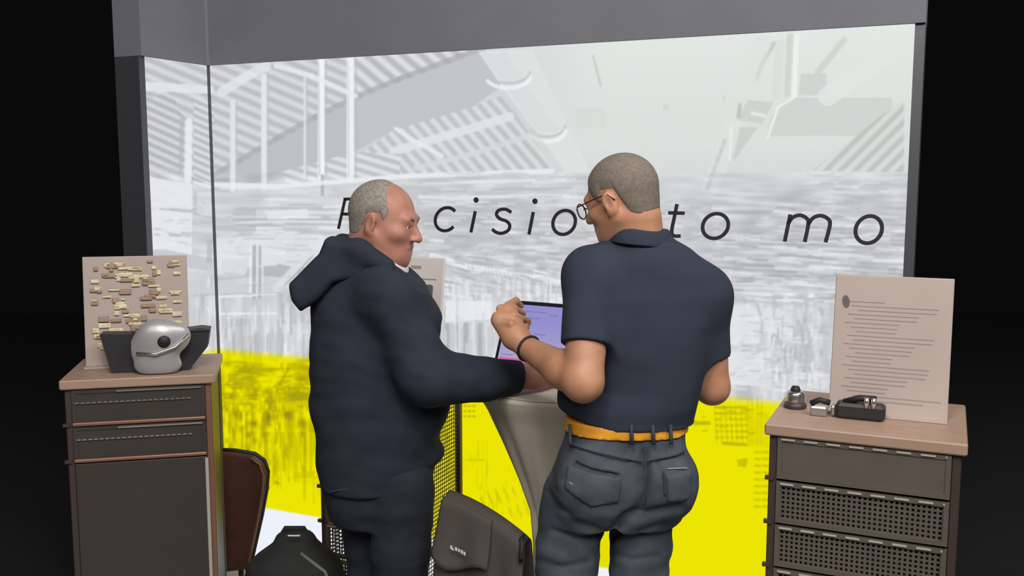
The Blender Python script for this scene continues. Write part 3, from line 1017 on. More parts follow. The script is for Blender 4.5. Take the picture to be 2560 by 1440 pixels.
def eyes(parent, M, s=1.0):
    Rm, o = M
    Rm = Rm * s
    for sx in (-1, 1):
        c = o + Rm @ np.array([sx * .031, .0775, .002])
        m = MB()
        for (rad, off, nm, mt) in ((.0118, 0.0, 'eye', 'eye_white'), (.0062, .0066, 'iris', 'iris')):
            m = MB()
            prof = [(rad * math.sin(a), -rad * math.cos(a)) for a in np.linspace(0.05, math.pi - .05, 9)]
            m.lathe(prof, 12)
            m.xf(lambda p, c=c, off=off: c + Rm @ (p + np.array([0, off, 0])))
            m.build(nm, mt, parent, True, local=False)
        m = MB().tube([o + Rm @ np.array([sx * x, y, z]) for x, y, z in ((.014, .0925, .021), (.028, .0915, .027), (.044, .082, .024))], [.003, .0042, .002], 6)
        m.build('eyebrow', 'brow', parent, True, local=False)
def hand_generic(F, wrist, d, up, side, s=1.0, curl=0.5):
    """wrist point, finger direction d, back-of-hand normal up, side = direction of the thumb"""
    d, up, side = [np.array(v, float) / np.linalg.norm(v) for v in (d, up, side)]
    w0 = np.array(wrist)
    R3 = np.stack([side, d, up], 1)
    F.ell(w0 + d * .05 * s, np.array((.042, .052, .016)) * s, R3, .012)
    for i, (off, L) in enumerate(((.030, .072), (.010, .080), (-.011, .074), (-.031, .058))):
        a = w0 + d * .088 * s + side * off * s
        c1 = curl * 0.7
        p1 = a + (d * math.cos(c1) - up * math.sin(c1)) * L * .5 * s
        c2 = curl * 1.6
        p2 = p1 + (d * math.cos(c2) - up * math.sin(c2)) * L * .3 * s
        c3 = curl * 2.2
        p3 = p2 + (d * math.cos(c3) - up * math.sin(c3)) * L * .22 * s
        F.chain([a, p1, p2, p3], [.0098 * s, .0090 * s, .0080 * s, .0066 * s], .004)
    b0 = w0 + d * .025 * s + side * .028 * s
    b1 = b0 + (d * .6 + side * .7 - up * .25) * .042 * s
    b2 = b1 + (d * .9 + side * .3 - up * .3) * .032 * s
    F.chain([b0, b1, b2], [.014 * s, .0105 * s, .0078 * s], .006)
def shoe(parent, ankle, fdir, material='black_rubber'):
    f = np.array([fdir[0], fdir[1], 0.0])
    f /= np.linalg.norm(f)
    s = np.array([f[1], -f[0], 0])
    a = np.array([ankle[0], ankle[1], 0.0])
    lo = a - .25
    hi = a + np.array([.25, .25, .2])
    F = Field(lo, hi, .006)
    R3 = np.stack([s, f, np.array([0, 0, 1.0])], 1)
    F.ell(a + f * .02 + np.array([0, 0, .05]), (.044, .09, .055), R3, .02)
    F.ell(a + f * .12 + np.array([0, 0, .035]), (.048, .10, .042), R3, .03)
    F.cone(a + np.array([0, 0, .05]), a + np.array([0, 0, .12]), .05, .048, .02)
    F.clip(lambda X, Y, Z: 0.0 - Z)
    return field_obj('shoe', F, material, parent)
def keyz(py, pl, pr, Y, b):
    L_, R_ = pt(pl, py, Y), pt(pr, py, Y)
    return ((L_[2] + R_[2]) / 2, (L_[0] + R_[0]) / 2, Y, (R_[0] - L_[0]) / 2, b)

# ---------------------------------------------------------------- the man in the navy polo, seen from behind
def polo_man():
    base = pt(1560, 1300, 2.42)
    root = empty('person', (base[0], base[1], 0))
    tag(root, 'man in dark navy polo shirt and faded jeans with mustard belt, seen from behind', 'person')
    M = head_matrix(pt(1552, 497, 2.43), (-0.80, 0.60), math.radians(17), math.radians(4))
    Rm, o = M
    shL, shR = pt(1478, 690, 2.38), pt(1760, 740, 2.44)
    elL, wrL = pt(1458, 955, 2.27), pt(1316, 868, 2.47)
    elR, wrR = pt(1780, 968, 2.46), pt(1720, 925, 2.67)
    neck0, neck1 = o + Rm @ np.array([0, -.035, -.06]), pt(1600, 640, 2.42)
    hipL, hipR = pt(1440, 1255, 2.42), pt(1608, 1255, 2.42)
    legL = [hipL, np.array([pt(1414, 1440, 2.41)[0], 2.41, .60]), np.array([pt(1410, 1440, 2.41)[0], 2.41, .45]), np.array([pt(1405, 1440, 2.42)[0], 2.44, .10])]
    legR = [hipR, np.array([pt(1594, 1440, 2.41)[0], 2.41, .60]), np.array([pt(1588, 1440, 2.41)[0], 2.41, .45]), np.array([pt(1584, 1440, 2.42)[0], 2.44, .10])]
    torso = [keyz(600, 1560, 1650, 2.42, .06), keyz(640, 1512, 1700, 2.42, .085), keyz(680, 1466, 1752, 2.42, .10), keyz(740, 1440, 1775, 2.42, .118),
             keyz(800, 1448, 1776, 2.42, .125), keyz(880, 1470, 1766, 2.42, .128), keyz(960, 1468, 1752, 2.42, .128), keyz(1010, 1424, 1740, 2.42, .13), keyz(1066, 1422, 1733, 2.42, .13)]
    # body: one continuous surface
    F = Field((-.13, 2.12, 0.02), (.62, 2.84, 1.80), .0045)
    head_parts(F, M, .003, .935)
    F.cone(neck0, neck1, .056, .066, .03)
    inner = [(z, x, y, a - .014, b - .014) for z, x, y, a, b in torso]
    F.stack(inner, .03)
    F.chain([shL, elL], [.056, .047], .03)
    F.chain([elL, elL + (wrL - elL) * .35, wrL], [.047, .046, .029], .02)
    F.chain([shR, elR], [.055, .044], .03)
    F.chain([elR, wrR], [.043, .028], .02)
    # left hand, lifted in front of the tablet
    H = lambda px, py, Y: pt(px, py, Y)
    F.chain([wrL, H(1290, 840, 2.49)], [.029, .033], .012)
    F.chain([H(1290, 840, 2.49), H(1270, 782, 2.53)], [.033, .026], .014)
    F.chain([H(1282, 845, 2.49), H(1247, 800, 2.51)], [.028, .022], .014)
    fingers = [[(1270, 765, 2.55), (1290, 752, 2.585), (1303, 765, 2.60)],
               [(1251, 772, 2.53), (1285, 770, 2.54), (1309, 784, 2.575)],
               [(1242, 790, 2.51), (1284, 789, 2.50), (1320, 801, 2.54)],
               [(1244, 808, 2.50), (1278, 810, 2.475), (1310, 822, 2.50)]]
    for fg in fingers:
        F.chain([H(*p) for p in fg], [.0125, .0105, .0082], .004)
    F.chain([H(1300, 842, 2.50), H(1312, 818, 2.54), H(1322, 805, 2.57)], [.0145, .0115, .0085], .006)
    hand_generic(F, wrR, (-.6, .75, .1), (.3, .2, .9), (-.6, -.5, .3), 1.0, .5)
    for lg in (legL, legR):
        F.chain(lg, [.060, .052, .048, .036], .02)
        F.cone(lg[-1], lg[-1] + np.array([.0, .12, -.06]), .034, .026, .02)
    body = field_obj('body', F, 'skin_tan', root, it=1)
    # hair
    Fh = Field(o - .2, o + .2, .0038)
    head_only(Fh, M, 0, .935)
    def region(X, Y, Z):
        x, y, z = X - o[0], Y - o[1], Z - o[2]
        u = x * Rm[0, 0] + y * Rm[1, 0] + z * Rm[2, 0]
        v = x * Rm[0, 1] + y * Rm[1, 1] + z * Rm[2, 1]
        q = x * Rm[0, 2] + y * Rm[1, 2] + z * Rm[2, 2]
        zb = np.interp(v, [-.12, -.06, -.045, -.028, .010, .022, .040, .06, .085], [-.052, -.054, -.040, .022, .030, -.004, .012, .05, .075]).astype(np.float32)
        return zb - q
    X_, Y_, Z_ = Fh.ax[0][:, None, None], Fh.ax[1][None, :, None], Fh.ax[2][None, None, :]
    Fh.F = Fh.F - .0042 * np.clip(-region(X_, Y_, Z_) / .028, 0, 1) - .0002
    Fh.clip(region)
    field_obj('hair', Fh, 'hair_brown_grey', root, it=1)
    eyes(root, M, .935)
    # glasses
    Wl = lambda x, y, z: o + Rm @ (np.array([x, y, z]) * .94)
    m = MB()
    for sx in (-1, 1):
        m.tube([Wl(sx * .033 + .025 * math.cos(a), .112 - .006 * abs(math.cos(a) + sx) / 2, -.002 + .021 * math.sin(a)) for a in np.linspace(0, 2 * math.pi, 25)[:-1]], .0019, 6, closed=True)
        m.tube([Wl(sx * .057, .108, .004), Wl(sx * .074, .092, .010), Wl(sx * .084, .02, .016), Wl(sx * .086, -.012, .016), Wl(sx * .084, -.03, -.004)], .002, 6)
    m.tube([Wl(-.010, .114, .003), Wl(0, .117, .006), Wl(.010, .114, .003)], .0018, 6)
    g = m.build('glasses', 'glasses_frame', root, True, local=False)
    # polo shirt
    P = Field((-.02, 2.15, .95), (.66, 2.75, 1.62), .005)
    P.stack(torso, .03, cap=.006)
    slL = shL + (elL - shL) * .66
    slR = shR + (elR - shR) * .66
    P.cone(shL, slL, .066, .062, .045, cap=True)
    P.cone(shR, slR, .060, .056, .045, cap=True)
    P.cone(pt(1600, 655, 2.42), pt(1603, 590, 2.425), .085, .066, .05)
    P.cone(pt(1520, 668, 2.42), pt(1480, 690, 2.39), .06, .064, .05)
    P.cone(pt(1690, 672, 2.43), pt(1755, 735, 2.44), .06, .062, .06)
    P.ell(pt(1440, 985, 2.44), (.05, .07, .06), None, .05)
    P.clip(lambda X, Y, Z: (pt(1560, 1085, 2.29)[2] + np.clip((pt(1530, 1060, 2.35)[0] - X), 0, 1) * .22) - Z)
    P.clip(lambda X, Y, Z: Z - (pt(1600, 572, 2.42)[2] + (Y - 2.42) * -0.15))
    def wr(V):
        low = np.clip((1.32 - V[:, 2]) / .25, 0, 1)
        return .010 * low * vnoise(V, (9, 9, 22), 1) + .005 * vnoise(V, (14, 14, 9), 2)
    shirt = field_obj('polo_shirt', P, 'polo', root, wr)
    # collar, a folded band round the neck
    m = MB()
    cz = [pt(1604 + 60 * math.cos(a), 588 + 8 * math.cos(a), 2.425 + .066 * math.sin(a)) for a in np.linspace(0, 2 * math.pi, 29)[:-1]]
    n = len(cz)
    V = []
    for (rr, dz) in ((1.0, .012), (1.08, .020), (1.22, .008), (1.42, -.020), (1.40, -.026), (1.1, -.010)):
        c0 = np.mean(cz, 0)
        V += [c0 + (p - c0) * np.array([rr, rr, 1]) + np.array([0, 0, dz]) for p in cz]
    f = []
    for r_ in range(6):
        for i in range(n):
            j = (i + 1) % n
            f.append((r_ * n + i, r_ * n + j, ((r_ + 1) % 6) * n + j, ((r_ + 1) % 6) * n + i))
    mesh_obj('collar', V, f, 'polo', shirt, True)
    # jeans
    hips = [keyz(1046, 1420, 1712, 2.42, .118), keyz(1110, 1408, 1710, 2.42, .124), keyz(1160, 1388, 1722, 2.42, .13), keyz(1200, 1372, 1730, 2.415, .135),
            keyz(1245, 1362, 1726, 2.415, .130), keyz(1300, 1356, 1700, 2.415, .112)]
    J = Field((-.02, 2.2, .0), (.56, 2.66, 1.10), .005)
    J.stack(hips, .02, cap=.004, n=2.2)
    J.ell(pt(1668, 1205, 2.33), (.076, .065, .09), None, .05)
    J.ell(pt(1478, 1215, 2.33), (.085, .06, .09), None, .05)
    for lg, r0 in ((legL, .092), (legR, .084)):
        low = lg[-1] + np.array([0, 0, -.03])
        J.chain([lg[0] + np.array([0, 0, .0]), pt(1420 if lg is legL else 1602, 1365, 2.415), lg[1], lg[2], low], [r0, .083 if lg is legL else .080, .080 if lg is legL else .072, .072, .066], .012)
    J.clip(lambda X, Y, Z: .035 - Z)
    JF = [(smooth_path([(1612, 1135), (1612, 1200), (1602, 1262), (1560, 1310), (1518, 1350)]), -.013, 13),
          (smooth_path([(1540, 1330), (1565, 1295), (1620, 1285), (1700, 1268)]), -.012, 12),
          (smooth_path([(1395, 1270), (1450, 1310), (1510, 1335)]), -.008, 10),
          ([(1400, 1285), (1440, 1300)], .004, 8), ([(1380, 1325), (1440, 1345), (1500, 1342)], -.005, 8),
          ([(1370, 1230), (1400, 1275)], -.004, 7), ([(1600, 1330), (1660, 1310)], -.004, 8), ([(1530, 1385), (1580, 1400), (1640, 1392)], -.004, 9),
          ([(1345, 1400), (1400, 1420), (1470, 1405)], -.004, 9), ([(1640, 1150), (1655, 1200)], -.004, 7), ([(1380, 1180), (1392, 1230)], -.004, 7)]
    def wj(V):
        up = np.clip((V[:, 2] - .55) / .3, 0, 1)
        fold = vnoise(V, (10, 10, 30), 3) + .6 * vnoise(V + V[:, [2, 0, 1]] * .5, (20, 20, 34), 4)
        d = (.009 - .003 * up) * fold
        px, py = proj(V)
        near = V[:, 1] < 2.42
        for pts, amp, wd in JF:
            best = np.full(len(V), 1e9)
            for q in range(len(pts) - 1):
                ax_, ay_ = pts[q]
                bx_, by_ = pts[q + 1]
                L2 = (bx_ - ax_) ** 2 + (by_ - ay_) ** 2
                t = np.clip(((px - ax_) * (bx_ - ax_) + (py - ay_) * (by_ - ay_)) / L2, 0, 1)
                best = np.minimum(best, np.hypot(px - ax_ - t * (bx_ - ax_), py - ay_ - t * (by_ - ay_)))
            d = d + np.where(near, amp * np.exp(-(best / wd) ** 2), 0)
        return d
    jeans = field_obj('jeans', J, 'jeans_faded', root, wj)
    # back pockets, yoke seam and stitched edges laid on the cloth
    def patch(name, pts, infl, material):
        A = np.array([pt(px, py, 2.30) for px, py in pts])
        K = J.copy()
        ax = J.ax
        X, Y, Z = ax[0][:, None, None], ax[1][None, :, None], ax[2][None, None, :]
        # compare in the photograph's directions so that the patch follows the drawn outline on the cloth
        px = X * (2.30 / np.maximum(Y, .1)) if False else X
        ins = np.full((len(ax[0]), 1, len(ax[2])), -1e3, np.float32)
        B = A[:, [0, 2]]
        area = 0.5 * np.sum(B[:, 0] * np.roll(B[:, 1], -1) - B[:, 1] * np.roll(B[:, 0], -1))
        for i in range(len(B)):
            p, q = B[i], B[(i + 1) % len(B)]
            e = q - p
            nn = np.array([e[1], -e[0]]) / np.linalg.norm(e)
            if area < 0:
                nn = -nn
            d = (ax[0][:, None, None] - p[0]) * nn[0] + (ax[2][None, None, :] - p[1]) * nn[1]
            ins = np.maximum(ins, d)
        K.F = np.maximum(np.maximum(K.F - infl, ins), np.maximum(Y - 2.42, -(K.F + .02)))
        return field_obj(name, K, material, root, lambda V: wj(V), it=1)
    patch('back_pocket', [(1418, 1160), (1550, 1190), (1545, 1245), (1476, 1258), (1412, 1215)], .006, 'jeans_faded')
    patch('back_pocket', [(1660, 1180), (1722, 1172), (1724, 1235), (1692, 1250), (1662, 1240)], .006, 'jeans_faded')
    def on_cloth(px, py, out=.004):
        d = ray(px, py)
        d = d / d[1]
        for yy in np.arange(2.20, 2.45, .002):
            p = np.array([0, 0, CAMZ]) + d * yy
            i = ((p - J.lo) / J.h)
            ii = np.floor(i).astype(int)
            if np.any(ii < 0) or np.any(ii >= J.n - 1):
                continue
            if J.F[tuple(ii)] < .004 + out:
                return p
        return np.array([0, 0, CAMZ]) + d * 2.36
    for st, mt, rr in (([(1416, 1198), (1440, 1218), (1478, 1236)], 'stitch', .0016), ([(1420, 1106), (1480, 1128), (1580, 1150), (1618, 1152)], 'jeans_seam', .0026), ([(1618, 1152), (1680, 1140), (1712, 1128)], 'jeans_seam', .0026),
                       ([(1612, 1120), (1614, 1200), (1606, 1262)], 'jeans_seam', .0028), ([(1440, 1150), (1480, 1168), (1548, 1182)], 'jeans_seam', .0026), ([(1660, 1178), (1662, 1240)], 'jeans_seam', .0022),
                       ([(1668, 1172), (1718, 1170)], 'stitch', .0016)):
        m = MB().tube([on_cloth(*p) for p in smooth_path(st, 5)], rr, 6)
        m.build('seam', mt, jeans, True, local=False)
    # belt
    zb0, zb1 = pt(1560, 1102, 2.30)[2], pt(1560, 1066, 2.30)[2]
    B = J.copy()
    B.F = np.maximum(np.maximum(B.F - .006, -(B.F + .01)), np.maximum(B.ax[2][None, None, :] - zb1, zb0 - B.ax[2][None, None, :]))
    belt = field_obj('belt', B, 'belt', root, it=1)
    for px in (1424, 1578, 1632, 1676):
        a_, b_ = on_cloth(px, 1062, .012), on_cloth(px + 2, 1112, .012)
        MB().tube([a_, (a_ + b_) / 2 + np.array([0, -.002, 0]), b_], .0048, 6).build('belt_loop', 'jeans_seam', jeans, True, local=False)
    # wrist band
    ax_ = (wrL - elL) / np.linalg.norm(wrL - elL)
    u = np.cross(ax_, [0, 0, 1.0])
    u /= np.linalg.norm(u)
    v = np.cross(ax_, u)
    c = wrL - ax_ * .012
    MB().tube([c + (u * math.cos(a) + v * math.sin(a)) * .0325 for a in np.linspace(0, 2 * math.pi, 25)[:-1]], .0048, 6, closed=True).build('bracelet', 'black_rubber', root, True, local=False)
    shoe(root, legL[-1], (.05, 1.0))
    shoe(root, legR[-1], (-.15, .98))
    return root
def head_only(F, M, heavy=0.0, s=1.0):
    Rm, o = M
    W = lambda x, y, z: o + Rm @ np.array([x, y, z])
    F.ell(W(0, -.014 * s, .027 * s), np.array((.077, .098, .088)) * s, Rm, .01)
    F.ell(W(0, .022 * s, -.030 * s), np.array((.066 + heavy * .5, .074, .085)) * s, Rm, .02)
    F.cone(W(0, -.035, -.05), W(0, -.045, -.13), .055, .058, .03)

# ---------------------------------------------------------------- the man in the dark hooded jacket
def jacket_man():
    base = pt(950, 1300, 2.72)
    root = empty('person', (base[0], base[1], 0))
    tag(root, 'grey-haired man in dark hooded jacket turned right, arm reaching to the tablet', 'person')
    M = head_matrix(pt(963, 553, 2.70), (0.965, -0.26), math.radians(11), math.radians(0))
    Rm, o = M
    shR, shL = pt(985, 745, 2.60), pt(910, 735, 2.82)
    elR, wrR = pt(1060, 935, 2.55), pt(1296, 945, 2.66)
    elL, wrL = pt(1000, 955, 2.83), pt(1178, 938, 2.81)
    neck0, neck1 = o + Rm @ np.array([0, -.035, -.06]), pt(925, 680, 2.72)
    legs = []
    for px, Y in ((930, 2.79), (1003, 2.66)):
        hp = pt(px + 2, 1210, Y)
        x = pt(px, 1440, Y)[0]
        legs.append([hp, np.array([x, Y, .62]), np.array([x + .005, Y, .46]), np.array([x, Y + .01, .10])])
    Yc = 2.72
    torso = [keyz(655, 880, 985, Yc, .08), keyz(690, 828, 1020, Yc, .11), keyz(730, 795, 1050, Yc, .135), keyz(790, 779, 1078, Yc, .15), keyz(850, 775, 1092, Yc, .155),
             keyz(920, 774, 1108, Yc, .158), keyz(1000, 780, 1126, Yc, .158), keyz(1060, 787, 1116, Yc, .155), keyz(1100, 791, 1098, Yc, .15), keyz(1150, 796, 1086, Yc, .145), keyz(1208, 801, 1078, Yc, .14)]
    F = Field((-.66, 2.42, 0.02), (.22, 3.06, 1.72), .0045)
    head_parts(F, M, .008, .95)
    F.cone(neck0, neck1, .062, .072, .03)
    F.ell(o + Rm @ np.array([0, .030, -.105]), (.045, .05, .03), Rm, .03)
    F.stack([(z, x, y, a - .03, b - .03) for z, x, y, a, b in torso], .03)
    F.chain([shR, elR, wrR], [.055, .044, .029], .03)
    F.chain([shL, elL, wrL], [.055, .044, .029], .03)
    # right hand reaching under the other man's forearm to the foot of the tablet
    H = pt
    F.chain([wrR, H(1335, 940, 2.69)], [.029, .034], .012)
    F.chain([H(1312, 944, 2.675), H(1352, 950, 2.70)], [.028, .026], .012)
    for fg in ([(1350, 925, 2.71), (1375, 920, 2.75), (1392, 926, 2.775)], [(1356, 938, 2.71), (1385, 936, 2.75), (1403, 944, 2.775)],
               [(1356, 947, 2.70), (1384, 946, 2.735), (1400, 950, 2.76)], [(1350, 957, 2.69), (1373, 957, 2.72), (1387, 959, 2.74)]):
        F.chain([H(*p) for p in fg], [.0115, .0098, .008], .004)
    F.chain([H(1310, 932, 2.68), H(1322, 912, 2.71), H(1332, 900, 2.735)], [.0145, .0115, .0088], .006)
    hand_generic(F, wrL, (.85, .0, .16), (-.16, -.1, .99), (.2, -.9, .2), 1.0, .12)
    for lg in legs:
        F.chain(lg, [.07, .055, .05, .036], .03)
        F.cone(lg[-1], lg[-1] + np.array([.09, .06, -.06]), .034, .026, .02)
    field_obj('body', F, 'skin_ruddy', root, it=1)
    # hair: thin on top, full at the back and over the ears
    Fh = Field(o - .2, o + .2, .0038)
    head_only(Fh, M, 0, .95)
    def region(X, Y, Z):
        x, y, z = X - o[0], Y - o[1], Z - o[2]
        v = x * Rm[0, 1] + y * Rm[1, 1] + z * Rm[2, 1]
        q = x * Rm[0, 2] + y * Rm[1, 2] + z * Rm[2, 2]
        zb = np.interp(v, [-.12, -.06, -.045, -.030, .010, .020, .030, .04], [-.060, -.062, -.050, .018, .028, .000, .02, .12]).astype(np.float32)
        front = v - (.040 - .42 * np.clip(q - .02, 0, 1))
        return np.maximum(zb - q, front)
    X_, Y_, Z_ = Fh.ax[0][:, None, None], Fh.ax[1][None, :, None], Fh.ax[2][None, None, :]
    Fh.F = Fh.F - .0055 * np.clip(-region(X_, Y_, Z_) / .022, 0, 1) - .0002
    Fh.clip(region)
    field_obj('hair', Fh, 'hair_grey', root, it=1)
    eyes(root, M, .95)
    # white shirt collar in the neck of the jacket
    Cc = Field(pt(925, 640, 2.72) - .2, pt(940, 640, 2.72) + .2, .004)
    Cc.cone(pt(935, 700, 2.715), pt(945, 612, 2.705), .100, .086, .0)
    q1 = pt(900, 597, 2.63)
    Cc.clip(lambda X, Y, Z: Z - np.minimum(pt(880, 606, 2.66)[2], q1[2] - (X - q1[0]) * .70))
    Cc.clip(lambda X, Y, Z: pt(985, 700, 2.7)[2] - Z)
    field_obj('shirt_collar', Cc, 'shirt_white', root, it=1)
    # the jacket
    P = Field((-.70, 2.40, .72), (.12, 3.10, 1.62), .005)
    P.stack(torso, .03, cap=.008)
    P.cone(pt(930, 700, 2.72), pt(925, 610, 2.725), .118, .083, .05)
    P.cone(shR, elR, .082, .072, .05)
    P.cone(elR, wrR + (wrR - elR) * .02, .072, .046, .04, cap=True)
    P.cone(elR + np.array([.03, 0, -.02]), elR + (wrR - elR) * .6 + np.array([0, 0, -.012]), .068, .05, .04)
    P.cone(shL, elL, .080, .070, .05)
    P.cone(elL, wrL, .066, .037, .04, cap=True)
    P.cone(pt(925, 690, 2.72), shR, .085, .085, .05)
    P.cone(pt(1000, 720, 2.72), pt(1050, 800, 2.72), .055, .055, .06)
    P.ell(pt(1085, 1132, 2.72), (.03, .06, .02), None, .03)
    q0 = pt(900, 604, 2.62)
    P.clip(lambda X, Y, Z: Z - np.minimum(pt(880, 600, 2.66)[2], q0[2] - (X - q0[0]) * .74))
    # open neck
    P.cone(pt(932, 700, 2.715), pt(958, 560, 2.705), .078, .094, .004, sub=True)
    def wr(V):
        return .012 * vnoise(V, (8, 8, 13), 5) + .006 * vnoise(V + V[:, [2, 0, 1]] * .6, (18, 18, 30), 6)
    jk = field_obj('hooded_jacket', P, 'hoodie', root, wr)
    # hood lying on the back
    Hd = Field(pt(740, 780, 2.72) - .2, pt(900, 580, 2.72) + .28, .005)
    oh = [(925, 612), (880, 596), (831, 590), (816, 630), (782, 664), (744, 702), (750, 738), (770, 768), (800, 748), (850, 700), (930, 690)]
    Hd.prism_y([pt(x, y, 2.70)[[0, 2]] for x, y in oh], 2.585, 2.85, .022)
    Hd.cone(pt(895, 622, 2.61), pt(965, 668, 2.60), .030, .022, .03)
    field_obj('hood', Hd, 'hoodie', root, lambda V: .012 * vnoise(V, (12, 16, 12), 8))
    # ribbed cuff of the visible sleeve
    d = (wrR - elR) / np.linalg.norm(wrR - elR)
    Cu = Field(wrR - .12, wrR + .12, .004)
    Cu.cone(wrR - d * .05, wrR - d * .002, .048, .044, 0, cap=True)
    Cu.clip(lambda X, Y, Z: -((X - wrR[0]) * d[0] + (Y - wrR[1]) * d[1] + (Z - wrR[2]) * d[2] + .045))
    field_obj('cuff', Cu, 'hoodie', jk if False else root)
    # dark jeans
    J = Field((-.62, 2.5, .0), (-.02, 2.98, 1.0), .005)
    J.stack([keyz(1150, 815, 1075, Yc, .125), keyz(1200, 808, 1079, Yc, .130), keyz(1250, 815, 1083, Yc, .128), keyz(1300, 832, 1084, Yc, .115)], .02)
    for lg in legs:
        low = lg[-1] + np.array([0, 0, -.03])
        J.chain([lg[0], lg[1], lg[2], low], [.092, .082, .076, .068], .02)
    J.clip(lambda X, Y, Z: .035 - Z)
    jn = field_obj('jeans', J, 'jeans_dark', root, lambda V: .010 * vnoise(V, (10, 10, 28), 9))
    m = MB().tube([pt(820, 1232, 2.60), pt(860, 1222, 2.585), pt(885, 1226, 2.58)], .0028, 6)
    m.build('pocket_seam', 'jeans_seam', root, True, local=False)
    for lg in legs:
        shoe(root, lg[-1], (.85, .5))
    return root

polo_man()
jacket_man()

# ================================================================== FURNITURE
# ---- perforated drawer cabinets
def perforated(w_, h_, pitch=.012, frac=.62, t=0.0):
    nx, nz = max(1, round(w_ / pitch)), max(1, round(h_ / pitch))
    px, pz = w_ / nx, h_ / nz
    V, Q = [], []
    outer = [(-1, -1), (0, -1), (1, -1), (1, 0), (1, 1), (0, 1), (-1, 1), (-1, 0)]
    for i in range(nx):
        for k in range(nz):
            cx, cz = (i + .5) * px, (k + .5) * pz
            b = len(V)
            for (a, c) in outer:
                V.append((cx + a * px / 2, 0, cz + c * pz / 2))
            for (a, c) in outer:
                l = math.hypot(a, c)
                V.append((cx + a / l * px / 2 * frac, 0, cz + c / l * pz / 2 * frac))
            for q in range(8):
                r_ = (q + 1) % 8
                Q.append((b + q, b + r_, b + 8 + r_, b + 8 + q))
    return np.array(V), np.array(Q)
def cabinet(loc, rz, w_, d_, h_, label, plain_from=None, see_through=False, dark=False, pitch_z=.12):
    root = empty('drawer_cabinet', loc, rz)
    tag(root, label, 'cabinet', 'perforated drawer cabinets along the light wall')
    body_m = 'cabinet_dark' if dark else 'cabinet_grey'
    p = .022
    for (x, y) in ((0, 0), (w_ - p, 0), (0, d_ - p), (w_ - p, d_ - p)):
        MB().box((x, y, 0), (x + p, y + p, h_ - .03), .003).build('corner_post', 'copper_edge' if (dark and x > 0 and y == 0) else 'cabinet_post', root)
    MB().box((-.012, -.014, h_ - .03), (w_ + .012, d_ + .01, h_), .004).build('worktop', 'worktop', root)
    if not see_through:
        MB().box((p, d_ - .014, .04), (w_ - p, d_ - .006, h_ - .03)).build('back_panel', body_m, root)
        for x in (.004, w_ - .012):
            MB().box((x, p, .04), (x + .008, d_ - p, h_ - .03)).build('side_panel', body_m, root)
    else:
        for x in (.01, w_ - .01):
            V, Q = perforated(d_ - 2 * p, h_ - .10, .014, .74)
            V = np.stack([np.full(len(V), x), p + V[:, 0], .06 + V[:, 2]], 1)
            mesh_obj('side_panel', V, Q, body_m, root, local=True)
    MB().box((p, .01, .0), (w_ - p, d_ - .02, .04)).build('plinth', 'cabinet_post', root)
    z = h_ - .03
    k = 0
    sheet = None
    bottom = .05
    n = int((z - bottom) / pitch_z) if plain_from is None else plain_from
    fw = w_ - 2 * p
    for k in range(n):
        z1, z0 = z - k * pitch_z - .004, z - (k + 1) * pitch_z + .004
        fm = MB()
        fm.box((p, -.006, z1 - .012), (w_ - p, .006, z1)).box((p, -.006, z0), (w_ - p, .006, z0 + .012))
        fm.box((p, -.006, z0 + .012), (p + .012, .006, z1 - .012)).box((w_ - p - .012, -.006, z0 + .012), (w_ - p, .006, z1 - .012))
        dr = fm.build('drawer', body_m, root)
        plain_front = dark or (k == 0 and not see_through)
        if plain_front:
            MB().box((p + .012, -.003, z0 + .012), (w_ - p - .012, .003, z1 - .012)).build('front_sheet', body_m, dr)
        else:
            V, Q = perforated(fw - .024, z1 - z0 - .024, .0125, .74 if see_through else .60)
            V = V + np.array([p + .012, 0, z0 + .012])
            mesh_obj('perforated_sheet', V, Q, body_m, dr, local=True)
        if not see_through:
            MB().box((p + .006, .03, z0 + .004), (w_ - p - .006, d_ - .03, z1 - .02)).build('tray', 'drawer_inside', dr)
        # bright dashes drawn for the glint along the lit drawer edges
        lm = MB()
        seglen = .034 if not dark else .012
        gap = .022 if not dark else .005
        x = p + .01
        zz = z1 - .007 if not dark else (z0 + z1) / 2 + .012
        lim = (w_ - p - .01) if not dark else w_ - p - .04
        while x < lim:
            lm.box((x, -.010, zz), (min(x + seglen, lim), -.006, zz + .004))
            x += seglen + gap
        lm.build('glint_dashes', 'chrome' if dark else 'light_edge', dr)
        if dark:
            MB().box((p, -.014, z0 - .004), (w_ - p, -.004, z0 + .006), .002).build('drawer_rail', 'copper_edge', dr)
            MB().box((w_ * .35, -.010, z1 - .010), (w_ - p - .01, -.006, z1 - .005)).build('top_edge', 'chrome', dr)
        MB().box((-.008, -.008, z0 - .006), (p * .6, .004, z0 + .004)).build('runner_end', 'cabinet_post', dr)
    if plain_from is not None:
        zt = z - n * pitch_z
        dm = MB().box((p, -.006, .045), (w_ - p, .006, zt - .006), .002).build('door', body_m, root)
        MB().box((w_ - p - .006, -.012, .05), (w_ - p + .004, -.004, zt - .01)).build('door_edge', 'light_edge', dm)
        MB().box((p, .02, .05), (w_ - p, d_ - .03, zt - .02)).build('carcass', 'drawer_inside', root)
    return root
CH = 1.05
